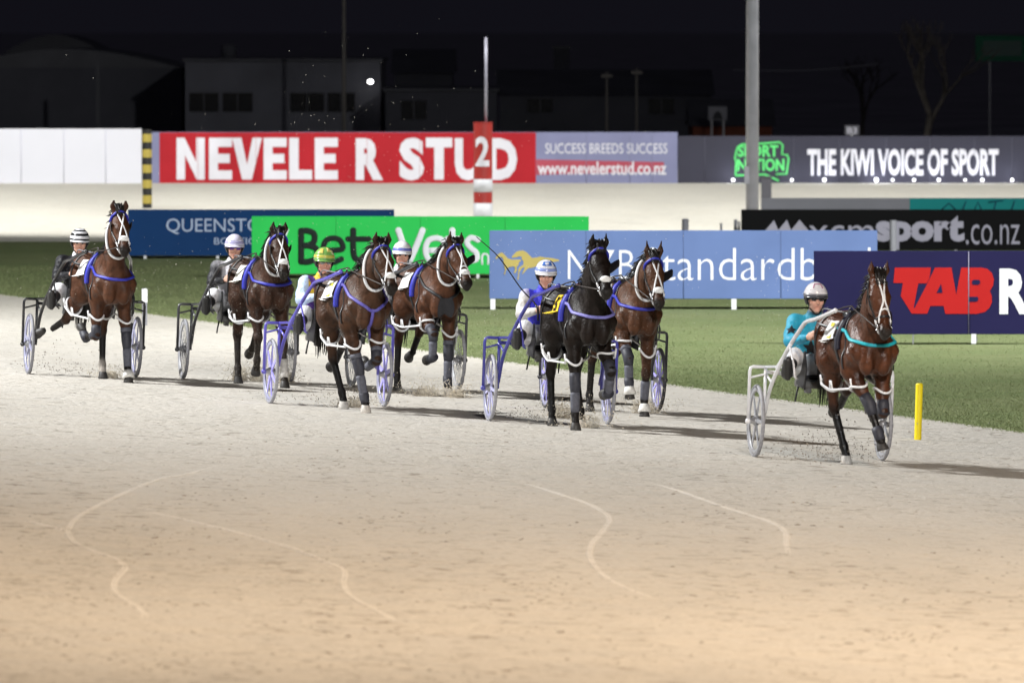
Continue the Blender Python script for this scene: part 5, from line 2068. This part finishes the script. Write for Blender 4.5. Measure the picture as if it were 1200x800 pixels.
# bare winter tree
def bare_tree(px, d, height, seed, label):
    rr = random.Random(seed)
    g = at_depth(px, 200, d)
    root = empty('bare_tree', (g.x, d, GZ))
    tag(root, label, 'tree', 'bare winter trees')
    trunk, crown = MB(), MB()
    bark = mat('bark', (.17, .15, .13), rough=.9, noise=.3, nscale=6)

    def grow(p, v, r, L, lev):
        pts = [p]
        for i in range(4):
            v = (v + Vector((rr.gauss(0, .10), rr.gauss(0, .10), rr.gauss(.04, .06)))).normalized()
            p = p + v * L / 4
            pts.append(p)
        (trunk if lev == 0 else crown).tube(pts, [r, r * .9, r * .8, r * .72, r * .62], 7 if lev < 2 else 4)
        if lev < 5:
            n = 3 if lev < 2 else rr.choice((2, 2, 3))
            for k in range(n):
                a = rr.uniform(0, 6.28)
                sp_ = rr.uniform(.35, .75)
                w = (v + Vector((math.cos(a), math.sin(a), 0)) * sp_).normalized()
                grow(pts[rr.choice((3, 4, 4))], w, r * .58, L * rr.uniform(.62, .82), lev + 1)
    grow(Vector((0, 0, 0)), Vector((0, 0, 1)), height * .030, height * .30, 0)
    trunk.build('trunk', bark, root, True)
    crown.build('branches', bark, root, True)


bare_tree(1085, 228, 4.3, 4, 'bare leafless tree spreading above the slogan hoarding')
bare_tree(1010, 258, 3.2, 9, 'fainter bare tree behind and left of the spreading one')

# ------------------------------------------------------------------ the seven rigs
VIOLET = (.110, .095, .46)
BAY = (.072, .029, .0145)
REDBAY = (.080, .027, .0115)
BROWN = (.060, .028, .0150)
DKBROWN = (.042, .0195, .0120)
BLACKC = (.0110, .0070, .0054)
BLUE = (.030, .036, .36)
GREYW = ((.32, .32, .34), 'grey')
VWHITE = ((.30, .30, .43), 'pale_violet')
WH = ((.74, .74, .77), 'white')
NAVY = ((.03, .05, .22), 'navy')
BK = ((.015, .015, .017), 'black')


def split_front(front, side, w=.09):
    front, side = np.array(front), np.array(side)

    def fn(V, C):
        m = (np.abs(V[:, 1]) < w) & (V[:, 0] > .0)
        C = C.copy()
        C[m] = front
        return C
    return fn


def panels(a, b, lower=None):
    a, b = np.array(a), np.array(b)

    def fn(V, C):
        C = C.copy()
        body = (np.abs(V[:, 1]) < .17) & (V[:, 0] < .24)
        s = (np.floor((V[:, 1] + .5 * (V[:, 2] - 1.2)) / .07) % 2 == 0)
        C[body & s] = a
        C[body & ~s] = b
        if lower is not None:
            C[(V[:, 2] < 1.06) & (V[:, 0] < .22)] = np.array(lower)
        return C
    return fn


def patches(col, seed, frac=.0):
    col = np.array(col)

    def fn(V, C):
        C = C.copy()
        f = np.sin(V[:, 0] * 21 + seed) * np.sin(V[:, 1] * 17 + seed * 2) + np.sin(V[:, 2] * 23 + seed * 3) * .7
        C[f > frac] = col
        return C
    return fn


RIGS = [
    dict(axle=(96, 440), theta=11.5, side=0.06,
         horse=dict(label='bay horse with white face cross, leftmost of the field, kicking one hind leg out', coat=BAY, trim=BLUE, trim_name='royal_blue', poll=(1.0, -.065, 1.85), alpha=42, hyaw=0, blinkers=(-1, 1), blinker_size=.25,
                    legs=dict(RH=dict(a=(-42, -62, -60), lat=(-14, -22, -45), planted=False, dx=-.04), RF=dict(a=(10, -84, -128), lat=(-3, -14, -10), planted=False), LH=dict(a=(-24, 2, 26), lat=(2, 1, 0)), LF=dict(a=(10, 6, 28), lat=(5, 3, 0))),
                    boots=dict(RF=('knee', 'fetlock'), LF=('kneetop', 'knee', 'shin', 'bell')), socks=dict(LH=(.30, .27, .24)), hyroll=0, cloth=(.72, .72, .72), cloth_name='white', seed=11, mane=0),
         sulky=dict(label='black framed sulky of the leftmost horse, with lilac grey wheels', frame=BK, tyre=((.20, .20, .22), 'grey'), rim=VWHITE, spoke=VWHITE, spokes=6, spoke_w=.036),
         driver=dict(label='driver in black silks and black helmet with white stripes', jacket=(.008, .008, .011), sleeve=(.008, .008, .011), pattern=split_front((.70, .70, .72), 0, .075), helmet=(BK, WH, BK), peak=WH, helmet_marks=((36, 47, -75, 75, WH), (60, 72, -120, 120, WH)), hyaw=-6, hpitch=4)),
    dict(axle=(277, 446), theta=10.6, side=0.09,
         horse=dict(label='dark brown sand spattered horse second from the left with blue browband', coat=DKBROWN, trim=BLUE, trim_name='royal_blue', poll=(1.06, -.05, 1.67), alpha=44, dust=True, blinkers=(-1, 1), blinker_size=.25,
                    legs=dict(RH=dict(a=(-22, 4, 22), lat=(3, 2, 0)), RF=dict(a=(14, -12, -10), dz=.04, planted=False, lat=(4, 2, 0)), LH=dict(a=(-40, -46, -60), planted=False, dx=.05), LF=dict(a=(14, 8, 28), lat=(3, 2, 0))),
                    boots=dict(LF=('sock',)), points=(.030, .024, .020), cloth=(.74, .72, .66), cloth_name='cream', seed=22),
         sulky=dict(label='black sulky with steel grey wheels, second from the left', frame=((.05, .05, .055), 'charcoal'), tyre=((.24, .24, .26), 'dull'), rim=GREYW, spoke=GREYW, spokes=12, spoke_w=.012),
         driver=dict(label='driver in black and silver silks with purple sunglasses and lavender helmet', jacket=(.50, .49, .52), sleeve=(.010, .010, .013), pattern=patches((.03, .03, .035), 1.3, .75), helmet=(((.62, .60, .74), 'lavender'), ((.40, .38, .60), 'violet'), ((.66, .64, .78), 'lilac')), glasses=((.12, .03, .30), 'purple'), hyaw=-4, lean=-.02)),
    dict(axle=(383, 474.5), theta=13.4,
         horse=dict(label='brown horse with purple breastplate straps behind the violet sulky shaft', coat=BROWN, trim=BLUE, trim_name='royal_blue', collar=(.10, .085, .36), collar_name='purple', collar_style='vee', poll=(1.03, 0, 1.69), alpha=44, hyaw=5,
                    legs=dict(RH=dict(a=(-18, 8, 20), lat=(12, 15, 8), dx=.05), RF=dict(a=(8, 6, 24), lat=(14, 11, 5)), LF=dict(a=(26, -72, -105), lat=(-4, -4, 0), planted=False), LH=dict(a=(-48, -52, -70), planted=False)),
                    boots=dict(RF=('kneetop', 'knee', 'shin', 'fetlock'), LF=('kneetop', 'knee', 'shin')), pale=('RH', 'RF'), cloth=(.74, .73, .70), cloth_name='white', number='I', num_col=(.55, .50, .05), num_name='yellow', blinkers=(), seed=33),
         sulky=dict(label='violet tubed sulky with lilac wheels behind the brown horse', frame=(VIOLET, 'violet'), tyre=((.30, .30, .33), 'pale'), rim=VWHITE, spoke=((.36, .33, .74), 'violet'), spokes=7, spoke_w=.045),
         driver=dict(label='driver in yellow and purple silks with pale blue sleeves and a green helmet', jacket=(.60, .42, .03), sleeve=(.50, .62, .84), yoke=True, pattern=panels((.62, .43, .03), (.10, .04, .26), (.07, .03, .20)), neck=(.7, .7, .72), helmet=(((.20, .42, .10), 'green'), ((.52, .50, .10), 'lime'), ((.16, .34, .09), 'leaf')), helmet_marks=((30, 60, -50, -20, ((.62, .55, .14), 'yellow')), (40, 70, 10, 40, ((.62, .55, .14), 'yellow')), (26, 48, 40, 62, ((.55, .60, .30), 'pale_lime'))), glasses=((.30, .28, .27), 'clear'), skin=(.56, .31, .23), hyaw=-2, hpitch=2)),
    dict(axle=(474, 455), theta=12.4,
         horse=dict(label='bay horse with one black blinker, between the brown and the black horses', coat=BAY, trim=BLUE, trim_name='royal_blue', poll=(1.09, 0, 1.63), alpha=42, hyaw=9, blinkers=(1,), cross='Y', bib=True,
                    legs=dict(RH=dict(a=(-34, -2, 24), lat=(2, 0, 0)), RF=dict(a=(62, 0, -72), dz=-.03, lat=(4, 0, -8), planted=False), LF=dict(a=(5, 2, 26)), LH=dict(a=(-46, -48, -60), planted=False)),
                    boots=dict(RF=('kneetop', 'knee', 'shin', 'fetlock'), LF=('kneetop', 'knee', 'shin', 'fetlock')), pale=('LF',), cloth=(.74, .73, .70), cloth_name='white', collar=(.012, .012, .014), collar_name='black', collar_style='vee', seed=44),
         sulky=dict(label='grey sulky behind the bay horse with the black blinker', frame=((.06, .06, .065), 'graphite'), tyre=((.30, .30, .32), 'mid'), rim=GREYW, spoke=GREYW, spokes=10, spoke_w=.014),
         driver=dict(label='driver showing a white helmet with a blue band between two horses', jacket=(.55, .55, .58), sleeve=(.60, .60, .62), helmet=(WH, ((.14, .16, .50), 'blue'), WH), hyaw=-6)),
    dict(axle=(642.5, 495), theta=10.2, side=0.08,
         horse=dict(label='black horse with a white noseband roll and blue breast band', coat=BLACKC, trim=BLUE, trim_name='royal_blue', collar=(.20, .19, .50), collar_name='lilac_blue', poll=(1.02, -.075, 1.79), alpha=44, hyaw=2, cross=None, blinkers=(1,), neckstrap=False, star=True,
                    legs=dict(RH=dict(a=(-24, 4, 24), lat=(3, 3, 0)), RF=dict(a=(6, 3, 22), lat=(3, 1, 0)), LF=dict(a=(42, -28, -80), lat=(6, 3, 0), planted=False), LH=dict(a=(-14, 14, 24), dx=.12, lat=(-4, 6, 2))),
                    boots=dict(RF=('knee', 'shin'), LF=('knee', 'shin', 'fetlock')), pale=('LH',), cloth=(.75, .52, .02), cloth_name='yellow', cloth_u=(-.16, .24), number='5', seed=55),
         sulky=dict(label='dark blue tubed sulky behind the black horse', frame=((.055, .055, .30), 'dark_blue'), tyre=((.30, .30, .33), 'pale'), rim=VWHITE, spoke=((.50, .49, .72), 'pale_lilac'), spokes=9, spoke_w=.03),
         driver=dict(label='driver in bright blue and silver silks with a blue and white helmet, holding a whip', jacket=(.04, .04, .52), sleeve=(.58, .56, .54), pattern=panels((.04, .04, .55), (.05, .05, .60), (.70, .70, .74)), neck=(.74, .74, .76), helmet=(((.70, .72, .80), 'ice'), ((.25, .32, .66), 'mid_blue'), WH), helmet_marks=((36, 58, -34, 34, ((.06, .16, .50), 'bright_blue')), (42, 52, -14, 14, WH), (30, 70, 52, 66, ((.06, .10, .30), 'deep_blue'))), hyaw=-4, hpitch=5)),
    dict(axle=(705, 480), theta=10.8,
         horse=dict(label='bay horse with long dark ears close beside the black horse', coat=(.070, .029, .0140), trim=BLUE, trim_name='royal_blue', poll=(1.08, 0, 1.65), alpha=52, cross='X', ear=(.0, .05, .19), blinkers=(1,), dust=True,
                    legs=dict(RF=dict(a=(48, 3, 8), lat=(2, 3, 4), planted=False), RH=dict(a=(-40, -8, 18)), LF=dict(a=(-6, -14, 10), lat=(2, 2, 0)), LH=dict(a=(-46, -50, -60), planted=False)),
                    boots=dict(RF=('kneetop', 'knee', 'shin', 'fetlock', 'bell'), LF=('shin', 'bell')), cloth=(.74, .72, .66), cloth_name='cream', seed=66),
         sulky=dict(label='black sulky with lilac tinted wheels beside the black horse', frame=((.022, .022, .026), 'soot'), tyre=((.04, .04, .045), 'black'), rim=VWHITE, spoke=((.36, .33, .70), 'violet'), spokes=10, spoke_w=.03),
         driver=dict(label='driver in dark red silks tucked behind the long eared bay horse', jacket=(.20, .02, .03), sleeve=(.20, .02, .03), helmet=(BK, BK, BK))),
    dict(axle=(959, 537.5), theta=10.4, swing=2.5, side=0.05,
         horse=dict(label='glossy bay horse with a teal breast band leading the race', coat=REDBAY, trim=(.015, .016, .03), trim_name='dark_navy', collar=(.02, .42, .50), collar_name='teal', poll=(1.0, -.075, 1.73), alpha=58, hyaw=6, cross='Y', wet=True, browband=False, noseroll=False, neckstrap=False, chinstrap=True, ear=(.02, .05, .165),
                    legs=dict(RH=dict(a=(-16, 8, 22), lat=(10, 15, 10), dx=.05), RF=dict(a=(30, 16, 22), lat=(22, 15, 14), dy=.0, planted=False), LF=dict(a=(18, -74, -112), lat=(0, -4, 0), planted=False), LH=dict(a=(-50, -55, -75), planted=False)),
                    boots=dict(RF=('knee', 'fetlock'), LF=('knee',)), pale=('RH',), cloth=(.74, .73, .70), cloth_name='white', number='I', num_col=(.55, .50, .05), num_name='yellow', seed=77),
         sulky=dict(label='white tubed sulky with grey wheels behind the leading horse', frame=((.66, .66, .68), 'white'), tyre=((.26, .26, .28), 'grey_mid'), rim=GREYW, spoke=GREYW, spokes=6, spoke_w=.036),
         driver=dict(label='driver in turquoise silks with black stars and a white helmet', jacket=(.028, .31, .46), sleeve=(.028, .32, .48), neck=(.015, .02, .03), helmet=(((.70, .68, .72), 'pearl'), ((.70, .68, .72), 'pearl'), ((.14, .14, .16), 'smoke')), peak=((.05, .05, .06), 'dark_peak'), helmet_marks=((56, 60, -30, 30, ((.36, .10, .20), 'wine')), (34, 56, -30, -25, ((.36, .10, .20), 'wine')), (34, 56, 25, 30, ((.36, .10, .20), 'wine'))), mouth_open=True, hyaw=0, glasses=((.03, .02, .02), 'dark'),
                     stars=(((.20, -.07, 1.10), 0, .085, 'black', (.010, .010, .014)), ((.125, -.245, 1.265), 0, .065, 'black', (.010, .010, .014))))),
]
DRV = []
for k, rg in enumerate(RIGS):
    ax = ground_at(*rg['axle'])
    th = R(rg['theta'])
    fwd = Vector((math.sin(th), -math.cos(th), 0))
    yaw = math.atan2(fwd.y, fwd.x)
    roll = -math.atan(BANK) * .9
    hp = ax + fwd * 1.35
    hp.z = ground_z(hp.x, hp.y)
    hy_ = R(rg.get('swing', 4.0))        # the horse stands a little across its shafts in the bend
    hp = hp - Vector((-fwd.y, fwd.x, 0)) * (1.05 * math.sin(hy_) - rg.get('side', 0.0))
    hp.z = ground_z(hp.x, hp.y)
    rg['horse'].update(loc=hp, yaw=yaw + hy_, roll=roll)
    rg['sulky'].update(loc=ax, yaw=yaw, roll=roll, phase=.4 * k)
    left = Vector((-fwd.y, fwd.x, 0))
    rg['driver'].update(loc=ax - fwd * .06 - left * .075 + Vector((0, 0, -.07)), yaw=yaw, roll=roll)
    root, J = horse(rg['horse'])
    sulky(rg['sulky'])
    dr, info = driver(rg['driver'])
    DRV.append((dr, info, yaw, roll, rg['driver']['loc']))
    rg['J'] = J
    rg['hroot'] = root

# whip held by the driver of the black horse
dr, info, yaw, roll, ax = DRV[4]
w = info['wr'][-1]
root = empty('whip', ax, (roll, 0, yaw))
tag(root, 'thin black curved whip raised beside the blue silks driver', 'whip')
pts = spline([w + np.array([.06, .0, -.10]), w + np.array([.05, -.02, .05]), w + np.array([-.10, -.16, .22]), w + np.array([-.30, -.36, .52]), w + np.array([-.42, -.58, .72])], 24)
MB().tube(pts[6:], list(np.linspace(.008, .0045, 18)), 6).build('lash', mat('whip_black', (.015, .015, .017), rough=.4), root, True)
MB().tube(pts[:7], .0115, 8).build('handle', mat('whip_black', (.015, .015, .017)), root, True)

# sand thrown up by the hooves and wheels
grain = mat('flying_sand', (.58, .52, .42), rough=.95, noise=.3, nscale=9)
dgrain = mat('damp_sand', (.22, .185, .15), rough=.95)


def grains(name, label, pts_, sizes, m):
    mb = MB()
    rr = random.Random(len(pts_))
    for p, s in zip(pts_, sizes):
        R3 = Matrix.Rotation(rr.uniform(0, 6.28), 3, 'Z') @ Matrix.Rotation(rr.uniform(0, 3.1), 3, 'X')
        vs = [Vector(p) + R3 @ Vector((s * a, s * b_, s * c)) for a, b_, c in ((1, 0, 0), (-.6, .9, 0), (-.6, -.9, 0), (0, 0, 1.1), (0, .2, -.9))]
        mb.add(vs, [(0, 1, 3), (1, 2, 3), (2, 0, 3), (1, 0, 4), (2, 1, 4), (0, 2, 4)])
    o = mb.build(name, m)
    tag(o, label, 'sand', kind='stuff')
    return o


PUFFS = [
    (415, 477, .155, .085, 'low puff of sand by the hind hoof of the brown horse'), (499, 464, .15, .09, 'low puff of sand under the blinkered bay horse'),
    (535, 466, .08, .07, 'thin puff of sand beside the blinkered bay horse'), (656, 490, .12, .13, 'puff of sand round the hind hoof of the black horse'),
    (685, 501, .155, .10, 'dense puff of sand under the fore hoof of the black horse'), (756, 484, .15, .12, 'puff of sand under the long eared bay horse'),
    (281, 446, .09, .12, 'wisp of sand behind the dark brown horse'), (302, 447, .09, .13, 'wisp of sand under the dark brown horse'), (336, 448, .08, .10, 'wisp of sand at the bandaged hoof of the dark brown horse'),
    (128, 443, .10, .06, 'small puff of sand by the leftmost horse'),
]
rr = random.Random(31)
for (px, py, w, h, lab) in PUFFS:
    g = ground_at(px, py)
    P_, S_ = [], []
    for i in range(1400):
        a = rr.uniform(0, 6.28)
        q = rr.random() ** .5
        z = rr.random() ** 1.5 * math.sqrt(max(0, 1 - q * q * .8))
        P_.append(g + Vector((w * q * math.cos(a), w * .8 * q * math.sin(a), h * 1.35 * z + .004)))
        S_.append(rr.uniform(.0025, .006))
    for i in range(520):
        a = rr.gauss(0, 1.0)
        P_.append(g + Vector((rr.gauss(0, w * 1.3), rr.gauss(0, w), abs(rr.gauss(0, h * 1.2)))))
        S_.append(rr.uniform(.003, .008))
    grains('sand_spray', lab, P_, S_, grain)
# sprays of clods thrown behind the wheels
for (px, py, wx, hz, n, lab) in [(968, 540, .30, .34, 620, 'spray of dark clods thrown up behind the leading horse'), (70, 440, .25, .30, 220, 'spray of dark clods behind the leftmost horse'), (620, 490, .30, .10, 160, 'scatter of sand beside the dark blue sulky'), (360, 470, .35, .14, 160, 'scatter of sand beside the violet sulky')]:
    g = ground_at(px, py)
    P_, S_ = [], []
    for i in range(n):
        t = rr.random()
        P_.append(g + Vector((rr.gauss(0, wx) , rr.gauss(0, .4), abs(rr.gauss(0, hz * .5)) + .01)))
        S_.append(rr.uniform(.003, .009))
    grains('sand_spray', lab, P_, S_, dgrain)
# fine grit hanging in the air over the field
P_, S_ = [], []
for i in range(1500):
    c = [(110, 300, 90, 80), (330, 330, 90, 70), (420, 170, 60, 70), (560, 380, 60, 60), (500, 330, 120, 80), (640, 330, 110, 70), (150, 330, 110, 90), (915, 370, 25, 50)][rr.randrange(8)]
    px, py = rr.gauss(c[0], c[2]), rr.gauss(c[1], c[3])
    d_ = rr.uniform(92, 112)
    q = at_depth(px, py, d_)
    if q.z < ground_z(q.x, d_) + .1:
        continue
    P_.append(q)
    S_.append(rr.uniform(.002, .0055))
grains('sand_grit', 'fine pale grit hanging in the air above the field', P_, S_, mat('pale_grit', (.62, .58, .50), rough=.9))
